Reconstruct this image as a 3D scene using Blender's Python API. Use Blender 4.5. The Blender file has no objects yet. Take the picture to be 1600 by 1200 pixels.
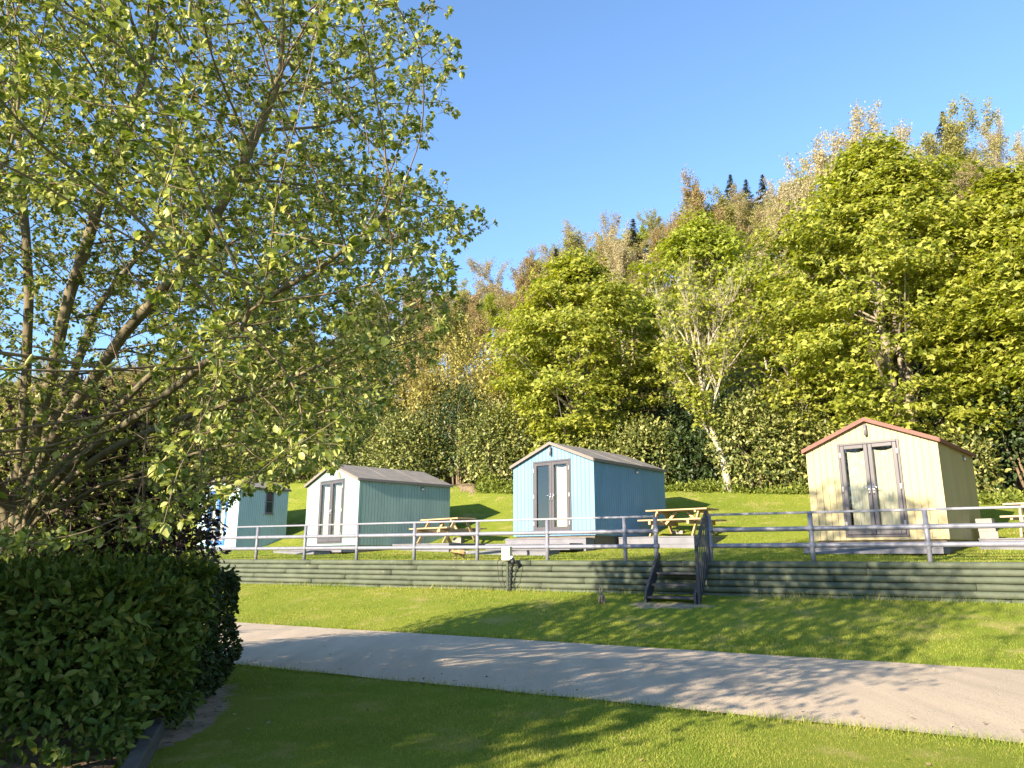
import bpy, bmesh, math, random
import numpy as np
from mathutils import Vector, Matrix

sc = bpy.context.scene
COL = sc.collection
rng = np.random.default_rng(11)
random.seed(5)
R = math.radians
SUN_AZ, SUN_EL = 224.0, 19.5          # clockwise from +Y

# ------------------------------------------------------------------ helpers
def link(o, parent=None):
    COL.objects.link(o)
    if parent is not None:
        o.parent = parent
    return o

def tag(o, label=None, cat=None, group=None, kind=None):
    if label: o['label'] = label
    if cat: o['category'] = cat
    if group: o['group'] = group
    if kind: o['kind'] = kind
    return o

def thing(name, label, cat, loc=(0, 0, 0), rz=0.0, group=None):
    o = bpy.data.objects.new(name, None)
    o.empty_display_size = .2
    o.location = loc; o.rotation_euler = (0, 0, rz)
    link(o)
    return tag(o, label, cat, group)

def kids(o):
    return [c for c in COL.objects if c.parent == o]

def mesh_np(name, V, loops, counts, mat, parent=None, smooth=False):
    """big mesh from numpy arrays"""
    me = bpy.data.meshes.new(name)
    V = np.ascontiguousarray(V, np.float32); loops = np.asarray(loops, np.int32); counts = np.asarray(counts, np.int32)
    me.vertices.add(len(V)); me.vertices.foreach_set('co', V.ravel())
    me.loops.add(len(loops)); me.loops.foreach_set('vertex_index', loops)
    me.polygons.add(len(counts))
    st = np.concatenate([[0], np.cumsum(counts)[:-1]]).astype(np.int32)
    me.polygons.foreach_set('loop_start', st); me.polygons.foreach_set('loop_total', counts)
    if smooth:
        me.polygons.foreach_set('use_smooth', np.ones(len(counts), bool))
    me.update(calc_edges=True)
    for m in (mat if isinstance(mat, (list, tuple)) else [mat]):
        me.materials.append(m)
    return link(bpy.data.objects.new(name, me), parent)

class MB:
    """collects simple solids for one mesh object"""
    def __init__(s): s.V = []; s.F = []
    def add(s, V, F):
        b = len(s.V); s.V += [tuple(v) for v in V]; s.F += [[b + i for i in f] for f in F]; return s
    def box(s, x0, x1, y0, y1, z0, z1, M=None):
        V = [Vector(p) for p in ((x0,y0,z0),(x1,y0,z0),(x1,y1,z0),(x0,y1,z0),(x0,y0,z1),(x1,y0,z1),(x1,y1,z1),(x0,y1,z1))]
        if M: V = [M @ v for v in V]
        return s.add(V, [(0,3,2,1),(4,5,6,7),(0,1,5,4),(1,2,6,5),(2,3,7,6),(3,0,4,7)])
    def bar(s, a, b, w, h, up=(0,0,1)):
        a = Vector(a); b = Vector(b); d = (b-a).normalized(); u = Vector(up)
        sd = d.cross(u)
        if sd.length < 1e-4: sd = d.cross(Vector((1,0,0)))
        sd.normalize(); u = sd.cross(d)
        V = [p + sd*(w/2*i) + u*(h/2*j) for p in (a, b) for i, j in ((-1,-1),(1,-1),(1,1),(-1,1))]
        return s.add(V, [(0,1,2,3),(7,6,5,4),(0,4,5,1),(1,5,6,2),(2,6,7,3),(3,7,4,0)])
    def tube(s, pts, r, k=8, cap=True):
        pts = [Vector(p) for p in pts]; n = len(pts)
        rr = r if isinstance(r, (list, tuple)) else [r]*n
        V = []; F = []
        ref = None
        for i, p in enumerate(pts):
            d = (pts[min(i+1,n-1)] - pts[max(i-1,0)]).normalized()
            if ref is None: ref = d.orthogonal().normalized()
            ref = (ref - d*ref.dot(d)).normalized(); q = d.cross(ref)
            V += [p + (ref*math.cos(2*math.pi*j/k) + q*math.sin(2*math.pi*j/k))*rr[i] for j in range(k)]
        for i in range(n-1):
            for j in range(k):
                F.append((i*k+j, i*k+(j+1)%k, (i+1)*k+(j+1)%k, (i+1)*k+j))
        if cap: F.append(tuple(range(k-1,-1,-1))); F.append(tuple((n-1)*k+j for j in range(k)))
        return s.add(V, F)
    def prism(s, poly, y0, y1):
        """polygon in x,z extruded along y"""
        n = len(poly)
        V = [(x, y0, z) for x, z in poly] + [(x, y1, z) for x, z in poly]
        F = [tuple(range(n)), tuple(range(2*n-1, n-1, -1))] + [(i, n+i, n+(i+1)%n, (i+1)%n) for i in range(n)]
        return s.add(V, F)
    def build(s, name, mat, parent=None, bevel=0.0, smooth=False):
        me = bpy.data.meshes.new(name)
        bm = bmesh.new()
        vs = [bm.verts.new(v) for v in s.V]
        for f in s.F:
            try: bm.faces.new([vs[i] for i in f])
            except ValueError: pass
        bmesh.ops.recalc_face_normals(bm, faces=bm.faces)
        if smooth:
            for f in bm.faces: f.smooth = len(f.verts) == 4
        bm.to_mesh(me); bm.free()
        me.materials.append(mat)
        o = link(bpy.data.objects.new(name, me), parent)
        if bevel:
            b = o.modifiers.new('bevel', 'BEVEL'); b.width = bevel; b.segments = 2; b.limit_method = 'ANGLE'
        return o

# ------------------------------------------------------------------ materials
def newmat(name):
    m = bpy.data.materials.new(name); m.use_nodes = True
    nt = m.node_tree
    return m, nt, nt.nodes, nt.links, nt.nodes['Principled BSDF']

def surf(name, c1, c2=None, rough=.7, scale=6.0, bump=.0, bscale=40.0, stretch=(1,1,1), detail=6, spots=None, spec=.3, metal=0, rot=0):
    """paint/wood/stone: two base colours mixed by noise in object space"""
    m, nt, N, L, P = newmat(name)
    tc = N.new('ShaderNodeTexCoord'); mp = N.new('ShaderNodeMapping'); mp.inputs['Scale'].default_value = stretch; mp.inputs['Rotation'].default_value = (0, 0, rot)
    L.new(tc.outputs['Object'], mp.inputs[0])
    nz = N.new('ShaderNodeTexNoise'); nz.inputs['Scale'].default_value = scale; nz.inputs['Detail'].default_value = detail; nz.inputs['Roughness'].default_value = .62
    L.new(mp.outputs[0], nz.inputs[0])
    rp = N.new('ShaderNodeValToRGB'); c2 = c2 or tuple(x*.8 for x in c1)
    rp.color_ramp.elements[0].position = .3; rp.color_ramp.elements[1].position = .72
    rp.color_ramp.elements[0].color = (*c2, 1); rp.color_ramp.elements[1].color = (*c1, 1)
    L.new(nz.outputs[0], rp.inputs[0]); out = rp.outputs[0]
    if spots:
        n2 = N.new('ShaderNodeTexNoise'); n2.inputs['Scale'].default_value = spots[1]; n2.inputs['Detail'].default_value = 8
        L.new(tc.outputs['Object'], n2.inputs[0])
        r2 = N.new('ShaderNodeValToRGB'); r2.color_ramp.elements[0].position = spots[2]; r2.color_ramp.elements[1].position = spots[2]+.12
        L.new(n2.outputs[0], r2.inputs[0])
        mx = N.new('ShaderNodeMix'); mx.data_type = 'RGBA'; mx.inputs[7].default_value = (*spots[0], 1)
        L.new(r2.outputs[0], mx.inputs[0]); L.new(out, mx.inputs[6]); out = mx.outputs[2]
    L.new(out, P.inputs['Base Color'])
    P.inputs['Roughness'].default_value = rough; P.inputs['Specular IOR Level'].default_value = spec; P.inputs['Metallic'].default_value = metal
    if bump:
        n3 = N.new('ShaderNodeTexNoise'); n3.inputs['Scale'].default_value = bscale; n3.inputs['Detail'].default_value = 5
        L.new(mp.outputs[0], n3.inputs[0])
        b = N.new('ShaderNodeBump'); b.inputs['Strength'].default_value = bump; b.inputs['Distance'].default_value = .01
        L.new(n3.outputs[0], b.inputs['Height']); L.new(b.outputs[0], P.inputs['Normal'])
    return m

def leafmat(name, cols, trans=.35, rough=.5, spec=.3, patchy=0):
    """each leaf (mesh island) takes its own tint"""
    m, nt, N, L, P = newmat(name)
    g = N.new('ShaderNodeNewGeometry'); rp = N.new('ShaderNodeValToRGB')
    cr = rp.color_ramp
    while len(cr.elements) < len(cols): cr.elements.new(.5)
    for i, c in enumerate(cols):
        cr.elements[i].position = i/(len(cols)-1); cr.elements[i].color = (*c, 1)
    L.new(g.outputs['Random Per Island'], rp.inputs[0])
    out = rp.outputs[0]
    if patchy:      # worn, dry and lusher areas of turf
        tc = N.new('ShaderNodeTexCoord')
        for sc_, lo, hi in ((.55, (.80,.90,.75,1), (1.16,1.06,1.2,1)), (2.6, (.84,.88,.8,1), (1.2,1.06,1.3,1))):
            nz = N.new('ShaderNodeTexNoise'); nz.inputs['Scale'].default_value = sc_; nz.inputs['Detail'].default_value = 5; L.new(tc.outputs['Object'], nz.inputs[0])
            r2 = N.new('ShaderNodeValToRGB'); r2.color_ramp.elements[0].position = .34; r2.color_ramp.elements[1].position = .68
            r2.color_ramp.elements[0].color = lo; r2.color_ramp.elements[1].color = hi; L.new(nz.outputs[0], r2.inputs[0])
            m3 = N.new('ShaderNodeMix'); m3.data_type = 'RGBA'; m3.blend_type = 'MULTIPLY'; m3.inputs[0].default_value = 1
            L.new(out, m3.inputs[6]); L.new(r2.outputs[0], m3.inputs[7]); out = m3.outputs[2]
    L.new(out, P.inputs['Base Color'])
    P.inputs['Roughness'].default_value = rough; P.inputs['Specular IOR Level'].default_value = spec
    t = N.new('ShaderNodeBsdfTranslucent')
    hs = N.new('ShaderNodeHueSaturation'); hs.inputs['Saturation'].default_value = 1.15; hs.inputs['Value'].default_value = 1.5
    L.new(out, hs.inputs['Color']); L.new(hs.outputs[0], t.inputs['Color'])
    mx = N.new('ShaderNodeMixShader'); mx.inputs[0].default_value = trans
    L.new(P.outputs[0], mx.inputs[1]); L.new(t.outputs[0], mx.inputs[2])
    L.new(mx.outputs[0], N['Material Output'].inputs[0])
    return m

# ------------------------------------------------------------------ site frame: s runs along the log wall to the far left, n goes away from it
P0 = np.array([5.55, 14.0]); WA = R(61.1)
DS = np.array([-math.sin(WA), math.cos(WA)]); DN = np.array([math.cos(WA), math.sin(WA)])
def sn(x, y):
    dx = np.asarray(x)-P0[0]; dy = np.asarray(y)-P0[1]
    return dx*DS[0]+dy*DS[1], dx*DN[0]+dy*DN[1]
def xy(s, n):
    return P0[0]+np.asarray(s)*DS[0]+np.asarray(n)*DN[0], P0[1]+np.asarray(s)*DS[1]+np.asarray(n)*DN[1]
WTOP, WBASE = 1.235, .62
ROAD0, ROAD1 = -7.93, -3.68
HP = ([-60,-12,20,30,45,65,127,300], [.56,.54,.52,.475,.365,.28,.42,.42])
def gz_sn(s, n):
    s = np.asarray(s, float); n = np.asarray(n, float)
    near = np.interp(n, [-200,-30,-15,-11,ROAD0-.25,ROAD0,ROAD1,ROAD1+.3,-1.2,0], [-.5,-.3,-.15,-.08,-.005,.0,.0,.03,.42,WBASE])
    lift = np.clip((s-2.8)*.06, -.5, 1.6)
    top = np.interp(n, [0,2.2,4.6,6.2,11,14], [WTOP,1.38,1.60,2.0,3.4,3.75])
    top = top + lift*np.clip((n-5)/6, 0, 1)
    hill = np.interp(s, *HP)*(np.minimum(n, 78)-14)*np.clip((n-14)/4, 0, 1)
    return np.where(n < .03, near, top+np.where(n > 14, hill, 0))
def gz(x, y):
    return gz_sn(*sn(x, y))
def fbm(x, y, sc_, seed=0):
    r = np.random.default_rng(seed); v = 0
    for k in range(5):
        a = r.uniform(0, 6.28); f = sc_*1.7**k
        v = v+np.sin((x*np.cos(a)+y*np.sin(a))*f+r.uniform(0, 6.28)+1.3*np.sin((y*np.cos(a)-x*np.sin(a))*f*.7))/(1.5**k)
    return v/2.6

# ------------------------------------------------------------------ camera, light, sky
cam = bpy.data.cameras.new('camera'); co = bpy.data.objects.new('camera', cam); COL.objects.link(co)
co.location = (0, 0, 1.35); co.rotation_euler = (R(90+13.06), 0, 0)
cam.sensor_width = 36; cam.lens = 25.99; cam.clip_end = 2000
sc.camera = co
w = bpy.data.worlds.new('World'); sc.world = w; w.use_nodes = True
sk = w.node_tree.nodes.new('ShaderNodeTexSky'); sk.sky_type = 'NISHITA'; sk.sun_disc = False
sk.sun_elevation = R(SUN_EL); sk.sun_rotation = R(SUN_AZ); sk.air_density = 1.0; sk.dust_density = .1; sk.ozone_density = 4.0
w.node_tree.links.new(sk.outputs[0], w.node_tree.nodes['Background'].inputs[0])
w.node_tree.nodes['Background'].inputs[1].default_value = .115
sl = bpy.data.lights.new('sun', 'SUN'); sl.energy = 5.0; sl.angle = R(.55); sl.color = (1, .85, .64)
so = bpy.data.objects.new('sun', sl); COL.objects.link(so)
tosun = Vector((math.sin(R(SUN_AZ))*math.cos(R(SUN_EL)), math.cos(R(SUN_AZ))*math.cos(R(SUN_EL)), math.sin(R(SUN_EL))))
so.rotation_euler = tosun.to_track_quat('Z', 'Y').to_euler(); so.location = (-20, -25, 20)
sc.view_settings.view_transform = 'Standard'; sc.view_settings.look = 'None'; sc.view_settings.exposure = 1.75
sc.cycles.max_bounces = 6; sc.cycles.transparent_max_bounces = 6

# ------------------------------------------------------------------ ground
def ground_mat(name, c1, c2, c3, big, dry, bump=.5):
    m, nt, N, L, P = newmat(name)
    tc = N.new('ShaderNodeTexCoord')
    def noise(scale, detail=6, ro=.6):
        n = N.new('ShaderNodeTexNoise'); n.inputs['Scale'].default_value = scale; n.inputs['Detail'].default_value = detail; n.inputs['Roughness'].default_value = ro
        L.new(tc.outputs['Object'], n.inputs[0]); return n
    a = noise(60, 4); b = noise(big, 6); d = noise(dry, 8, .7)
    r1 = N.new('ShaderNodeValToRGB'); r1.color_ramp.elements[0].position = .3; r1.color_ramp.elements[1].position = .7
    r1.color_ramp.elements[0].color = (*c2, 1); r1.color_ramp.elements[1].color = (*c1, 1); L.new(a.outputs[0], r1.inputs[0])
    r2 = N.new('ShaderNodeValToRGB'); r2.color_ramp.elements[0].position = .35; r2.color_ramp.elements[1].position = .7
    r2.color_ramp.elements[0].color = (.72, .78, .7, 1); r2.color_ramp.elements[1].color = (1.12, 1.06, 1, 1); L.new(b.outputs[0], r2.inputs[0])
    mx = N.new('ShaderNodeMix'); mx.data_type = 'RGBA'; mx.blend_type = 'MULTIPLY'; mx.inputs[0].default_value = 1
    L.new(r1.outputs[0], mx.inputs[6]); L.new(r2.outputs[0], mx.inputs[7])
    r3 = N.new('ShaderNodeValToRGB'); r3.color_ramp.elements[0].position = .54; r3.color_ramp.elements[1].position = .74
    L.new(d.outputs[0], r3.inputs[0])
    m2 = N.new('ShaderNodeMix'); m2.data_type = 'RGBA'; m2.inputs[7].default_value = (*c3, 1)
    L.new(r3.outputs[0], m2.inputs[0]); L.new(mx.outputs[2], m2.inputs[6])
    L.new(m2.outputs[2], P.inputs['Base Color']); P.inputs['Roughness'].default_value = .9; P.inputs['Specular IOR Level'].default_value = .1
    h = noise(110, 3)
    bp = N.new('ShaderNodeBump'); bp.inputs['Strength'].default_value = bump; bp.inputs['Distance'].default_value = .03
    L.new(h.outputs[0], bp.inputs['Height']); L.new(bp.outputs[0], P.inputs['Normal'])
    return m
M_lawn = ground_mat('lawn_grass', (.25,.29,.042), (.135,.17,.02), (.36,.29,.12), .35, 1.1)
M_hill = ground_mat('woodland_floor', (.10,.085,.03), (.05,.045,.02), (.09,.10,.03), .2, .3, .8)

def sheet(name, ss, ns, mat, jitter=0.0):
    S, Nn = np.meshgrid(ss, ns); X, Y = xy(S, Nn); Z = gz_sn(S, Nn)
    if jitter: Z = Z+np.where((Nn > -3.4) | (Nn < ROAD0-.4), fbm(X, Y, 1.1, 3)*jitter, 0)*np.where(np.abs(Nn) < .3, 0, 1)
    Z = Z-np.where((Nn < ROAD1-.05) & (Nn > ROAD0+.05), .035, 0)
    V = np.stack([X, Y, Z], -1).reshape(-1, 3); a, b = len(ns), len(ss)
    i = np.arange(a-1)[:, None]*b+np.arange(b-1)[None]
    Q = np.stack([i, i+b, i+b+1, i+1], -1).reshape(-1, 4)
    return mesh_np(name, V, Q.ravel(), np.full(len(Q), 4), mat, smooth=True)
s_far = np.concatenate([[-500,-250,-120,-70,-40], np.arange(-30, 40, .5), [45,55,70,90,120,160,250,500]])
n_near = np.concatenate([[-400,-150,-60,-30,-20], np.arange(-16, ROAD0-.1, .3), [ROAD0-.06, ROAD0+.06], [-7,-6,-5], [ROAD1-.06, ROAD1+.06], np.arange(-3.4, -.1, .3), [-.08,-.02,.04,.1,.3], np.arange(.6, 12.1, .4)])
lawn = sheet('lawn', s_far, n_near, M_lawn, .012)
tag(lawn, 'mown sunlit lawn sloping up to the green log wall and the huts', 'lawn', kind='structure')
hill = sheet('hill', np.concatenate([[-500,-250,-120,-70], np.arange(-60, 150, 5.), [160,200,300,500]]), np.concatenate([np.arange(n_near[-1], 20, 1.0), np.arange(20, 84, 4.), [100,140,250,600]]), M_hill)
tag(hill, 'steep wooded hillside rising behind the row of huts', 'hill', kind='structure')

# road: asphalt sheet with ragged edges
M_road = surf('worn_asphalt', (.56,.455,.335), (.42,.345,.26), rough=.9, scale=1.1, stretch=(2.2,.22,1), rot=-WA, bump=1.0, bscale=70, spec=.2, spots=((.25,.21,.17), 38, .60))
rs = np.concatenate([np.arange(-60, -14, 2.), np.arange(-14, 40, .12), np.arange(40, 160, 4.)])
rows = []
for k, t in enumerate(np.linspace(0, 1, 9)):
    nn = ROAD0+(ROAD1-ROAD0)*t
    e = fbm(rs, rs*0+k, 1.6, 20+(k > 4))*.05+fbm(rs, rs*0, 7., 40+(k > 4))*.022
    nn = nn+(e if k in (0, 8) else 0)
    X, Y = xy(rs, nn); rows.append(np.stack([X, Y, np.full_like(rs, .004)+.03*math.sin(math.pi*t)], -1))
V = np.array(rows); b = len(rs); i = np.arange(8)[:, None]*b+np.arange(b-1)[None]
Q = np.stack([i, i+b, i+b+1, i+1], -1).reshape(-1, 4)
road = mesh_np('road', V.reshape(-1, 3), Q.ravel(), np.full(len(Q), 4), M_road, smooth=True)
tag(road, 'narrow pinkish grey asphalt lane crossing the lawn', 'road', kind='structure')

# bare soil under the hedge
M_soil = surf('bark_mulch', (.36,.27,.19), (.15,.11,.075), rough=.95, scale=5, bump=1.0, bscale=34, detail=10, spots=((.10,.075,.05), 13, .58))
def patch(name, pts, mat, label, cat, dz=.008, sub=14, dome=.03, ragged=.10):
    c = np.mean(pts, 0); V = [(*c, gz(*c)+dz+dome)]; k = len(pts); F = []
    rings = 6
    for r_ in range(1, rings+1):
        for q in range(sub*k):
            a = q/sub; i0 = int(a) % k; f = a-int(a)
            p = np.array(pts[i0])*(1-f)+np.array(pts[(i0+1) % k])*f
            wob = 1+ragged*math.sin(q*1.7)*(r_ == rings)+(.06*math.sin(q*3.1+1)+ragged*.9*math.sin(q*.31+2)+ragged*.8*math.sin(q*.13))*r_/rings
            pp = c+(p-c)*r_/rings*wob
            z = gz(*pp)+dz+(dome*(1-(r_/rings)**2)) - (.02 if r_ == rings else 0)
            V.append((*pp, float(z)))
    m = sub*k
    for q in range(m): F.append((0, 1+q, 1+(q+1) % m))
    for r_ in range(rings-1):
        for q in range(m):
            F.append((1+r_*m+q, 1+(r_+1)*m+q, 1+(r_+1)*m+(q+1) % m, 1+r_*m+(q+1) % m))
    mb = MB(); mb.add(V, F); o = mb.build(name, mat, smooth=True)
    return tag(o, label, cat, kind='structure')
patch('soil', [(-2.85,4.7),(-2.55,6.0),(-2.3,6.9),(-2.6,7.7),(-3.0,8.6),(-4.4,8.4),(-7,6.0),(-6.5,4.4)], M_soil, 'bare mulch and soil bed under the dark hedge', 'soil bed', ragged=.035)
def at_n(px, n):
    a = math.atan((px-800)/1186.); d = (n+14.93)/math.cos(a-(math.pi/2-WA))
    return d*math.sin(a), d*math.cos(a), d
def zpx(px, py, d):
    """height at horizontal distance d seen on pixel row py"""
    x = (px-800)/1155.; u = -(py-600)/1155.; t = R(13.06)
    dy = math.cos(t)-u*math.sin(t); dz = math.sin(t)+u*math.cos(t)
    return 1.35+d*dz/math.hypot(x, dy)
pts_ = [wpt0 for wpt0 in [tuple(float(q) for q in xy(2.45+.75*math.cos(a), -1.05+.30*math.sin(a))) for a in np.linspace(6.28, 0, 8, endpoint=False)]]
patch('soil', pts_, surf('trodden_soil', (.30,.235,.17), (.17,.145,.08), rough=.95, scale=14, bump=1.0, bscale=50), 'small trodden bare patch at the foot of the steps', 'soil patch', dz=.009, dome=.004, ragged=.22)
M_earth = surf('bare_earth', (.27,.20,.12), (.16,.12,.07), rough=.95, scale=5, bump=.8, bscale=30)
pp = []
for px, n in ((718,10.6),(736,10.3),(744,11.2),(743,12.5),(738,14),(724,14),(716,12.5),(712,11.4)):
    x, y, _ = at_n(px, n); pp.append((x, y))
patch('path', pp, M_earth, 'short bare earth path climbing into the dark gap between bushes', 'path', dz=.03)

# ------------------------------------------------------------------ leaf scattering
T_LEAF = (np.array([[0,0,0],[.34,.3,.07],[.28,.68,.07],[0,1,-.06],[-.28,.68,.07],[-.34,.3,.07],[0,.33,0],[0,.68,-.01]]),
          [(0,1,6),(6,1,2,7),(7,2,3),(0,6,5),(6,7,4,5),(7,3,4)])
T_KITE = (np.array([[0,0,0],[.42,.45,.09],[0,1,-.05],[-.42,.45,.09]]), [(0,1,2,3)])
T_MAPLE = (np.array([[0,0,0],[.5,.18,.06],[.28,.5,.03],[.1,.55,.0],[0,1,-.08],[-.1,.55,.0],[-.28,.5,.03],[-.5,.18,.06]]), [(0,1,2,3),(0,3,4,5),(0,5,6,7)])
T_OVAL = (np.array([[0,0,0],[.25,.35,.05],[.2,.75,.04],[0,1,-.03],[-.2,.75,.04],[-.25,.35,.05]]), [(0,1,2,3),(0,3,4,5)])
def norm(v):
    return v/np.maximum(np.linalg.norm(v, axis=-1, keepdims=True), 1e-9)
def leaves(name, P, A, Nr, S, tmpl, mat, parent=None):
    """P positions, A tip directions, Nr normals, S sizes"""
    A = norm(A); X = norm(np.cross(A, Nr)); Z = np.cross(X, A)
    tv, tf = tmpl
    V = P[:, None]+S[:, None, None]*(tv[None, :, 0, None]*X[:, None]+tv[None, :, 1, None]*A[:, None]+tv[None, :, 2, None]*Z[:, None])
    m = len(tv); fl = np.concatenate([np.array(f) for f in tf]); cn = np.array([len(f) for f in tf])
    n = len(P)
    loops = (np.arange(n)[:, None]*m+fl[None]).ravel()
    return mesh_np(name, V.reshape(-1, 3), loops, np.tile(cn, n), mat, parent, smooth=True)
def rnd_dir(n, r=rng):
    return norm(r.normal(size=(n, 3)))

def tubes_np(name, branches, mat, parent=None, k=5):
    """branches: list of (pts Nx3, radii N)"""
    VV = []; LL = []; base = 0
    ang = np.arange(k)*2*np.pi/k; ca, sa = np.cos(ang), np.sin(ang)
    for pts, rad in branches:
        pts = np.asarray(pts, float); rad = np.asarray(rad, float); n = len(pts)
        if n < 2: continue
        d = np.empty_like(pts); d[1:-1] = pts[2:]-pts[:-2]; d[0] = pts[1]-pts[0]; d[-1] = pts[-1]-pts[-2]
        d = norm(d)
        m = norm(d.mean(0)); ref = np.array([0, 0, 1.]) if abs(m[2]) < .8 else np.array([1., 0, 0])
        x = norm(np.cross(d, ref)); y = np.cross(d, x)
        V = pts[:, None]+rad[:, None, None]*(ca[None, :, None]*x[:, None]+sa[None, :, None]*y[:, None])
        VV.append(V.reshape(-1, 3))
        i = np.arange(n-1)[:, None]*k+np.arange(k)[None]; j = np.arange(n-1)[:, None]*k+((np.arange(k)+1) % k)[None]
        LL.append((base+np.stack([i, j, j+k, i+k], -1)).reshape(-1)); base += n*k
    L_ = np.concatenate(LL)
    return mesh_np(name, np.concatenate(VV), L_, np.full(len(L_)//4, 4), mat, parent, smooth=True)

# ------------------------------------------------------------------ grass blades (uncountable)
M_blade = leafmat('grass_blade', [(.115,.175,.02),(.19,.255,.032),(.275,.325,.05),(.36,.345,.10)], trans=.3, rough=.6, spec=.15, patchy=1)
def blades(smin, smax, nmin, nmax, count, h, wd, r, clump=0.0):
    s = r.uniform(smin, smax, count); n = r.uniform(nmin, nmax, count)
    x, y = xy(s, n)
    if clump:
        keep = (fbm(x, y, 1.3, 77)+r.normal(size=count)*.5) > -clump; x, y = x[keep], y[keep]
    az = np.arctan2(x, y); v = (np.abs(az) < .68) & (y > 3.8)
    x, y = x[v], y[v]
    ss, nn = sn(x, y)
    z = gz(x, y); c = len(x)
    hh = h*r.uniform(.5, 1.3, c)*(1+.3*fbm(x, y, .9, 5)); a = r.uniform(0, 6.28, c); lean = r.normal(size=(c, 2))*.42
    ww = wd*r.uniform(.6, 1.3, c)
    B = np.stack([x, y, z-.004], -1); dx = np.stack([np.cos(a), np.sin(a), 0*a], -1)*ww[:, None]/2
    tip = B+np.stack([lean[:, 0]*hh, lean[:, 1]*hh, hh], -1)
    return np.stack([B-dx, B+dx, tip], 1)
r = np.random.default_rng(3)
G = [blades(-4, 16, ROAD0-4.6, ROAD0-.0, 700000, .019, .0042, r),
     blades(-8, 20, ROAD1+.0, -.02, 190000, .03, .009, r),
     blades(-6, 22, .12, 5.0, 110000, .03, .012, r),
     blades(-6, 24, 5.0, 11.5, 70000, .03, .018, r),
     blades(-6, 18, ROAD0-.16, ROAD0+.05, 9000, .06, .007, r, .1),
     blades(-8, 20, ROAD1-.05, ROAD1+.14, 9000, .06, .008, r, .1),
     blades(-8, 20, -.32, -.12, 3500, .11, .01, r, -.1)]
G = np.concatenate(G)
# no turf on the mulch bed
gx, gy = G[:, 0, 0], G[:, 0, 1]
bed = (gx < -2.35-.25*np.abs(gy-6.9)+.10*np.sin(gy*5)+.06*np.sin(gy*13)+r.normal(size=len(gx))*.06) & (gy < 8.2)
G = G[~bed]
gr = mesh_np('grass', G.reshape(-1, 3), np.arange(len(G)*3), np.full(len(G), 3), M_blade)
tag(gr, 'short mown grass blades covering the lawn and banks', 'grass', kind='stuff')

# ------------------------------------------------------------------ log retaining wall
M_log = surf('green_log', (.10,.115,.078), (.052,.064,.043), rough=.72, scale=3, stretch=(1,1,1), bump=.5, bscale=25, spots=((.20,.21,.14), 9, .66))
def wpt(s, n, z):
    x, y = xy(s, n); return (float(x), float(y), z)
def log_wall(s0, s1, label):
    t = thing('log_wall', label, 'retaining wall', wpt(s0, 0, WBASE))
    M = Matrix.Translation(t.location).inverted()
    nrow = 6; dia = (WTOP-WBASE+.10)/nrow
    rr = random.Random(int(s0*10))
    for k in range(nrow):
        cuts = [s0]; off = rr.uniform(1.2, 3.4)
        while cuts[-1]+off < s1-.6: cuts.append(cuts[-1]+off); off = rr.uniform(3.0, 3.6)
        cuts.append(s1)
        for a, b in zip(cuts[:-1], cuts[1:]):
            z = WTOP+.01-dia*(k+.5); g = .004
            pts = []; n0 = -.02-.010*k+rr.uniform(-.008, .008)
            for j in range(13): 
                u = a+g+(b-a-2*g)*j/12
                pts.append(M @ Vector(wpt(u, n0+rr.uniform(-.002, .002), z+rr.uniform(-.003, .003))))
            MB().tube(pts, [dia*.497*rr.uniform(.98, 1.02) for _ in pts], 14).build('log', M_log, t, smooth=True)
    # capping board, a hand behind the logs
    MB().bar(M @ Vector(wpt(s0+.01, .075, WTOP-.015)), M @ Vector(wpt(s1-.01, .075, WTOP-.015)), .07, .05).build('capping_board', M_log, t, bevel=.008)
    return t
log_wall(-9, 16.25, 'long wall of stacked green logs along the grass bank')
log_wall(17.6, 24, 'short far length of green log wall beyond the left hand steps')

# ------------------------------------------------------------------ tubular fence
M_pipe = surf('blue_grey_paint', (.19,.195,.235), (.13,.135,.17), rough=.45, scale=9, spec=.5, spots=((.21,.205,.21), 40, .66), bump=.15, bscale=60)
RZ = (.90, .605, .30)
def fence(posts, s_lo, s_hi, label, tops=True):
    t = thing('pipe_fence', label, 'fence', wpt(posts[0], .06, WTOP))
    M = Matrix.Translation(t.location).inverted()
    for i, s in enumerate(posts):
        lean = .0
        mb = MB(); mb.tube([M @ Vector(wpt(s, .06, WTOP-.15)), M @ Vector(wpt(s+lean, .06, WTOP+.885))], .043, 14)
        p = mb.build('post', M_pipe, t, smooth=True)
        for z in RZ[1:]:
            c = MB(); c.tube([M @ Vector(wpt(s-.06, .06, WTOP+z)), M @ Vector(wpt(s+.06, .06, WTOP+z))], .054, 14)
            c.build('rail_collar', M_pipe, p, smooth=True)
    for z, rad in zip(RZ, (0, .045, .045)):
        mb = MB()
        if rad: mb.tube([M @ Vector(wpt(s_lo+(s_hi-s_lo)*j/20, .06, WTOP+z)) for j in range(21)], rad, 14)
        else: mb.bar(M @ Vector(wpt(s_lo, .06, WTOP+z+.003)), M @ Vector(wpt(s_hi, .06, WTOP+z+.003)), .07, .042)
        mb.build('rail', M_pipe, t, smooth=bool(rad), bevel=0 if rad else .006)
    return t
fence([3.0,3.67,5.48,7.29,9.09,10.89,12.68,14.48,16.22], 3.0, 16.22, 'long blue grey pipe fence left of the steps, on top of the log wall')
fence([1.89,0,-1.89,-3.7,-5.5], 1.89, -6, 'blue grey pipe fence right of the steps, in front of the yellow hut')

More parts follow.
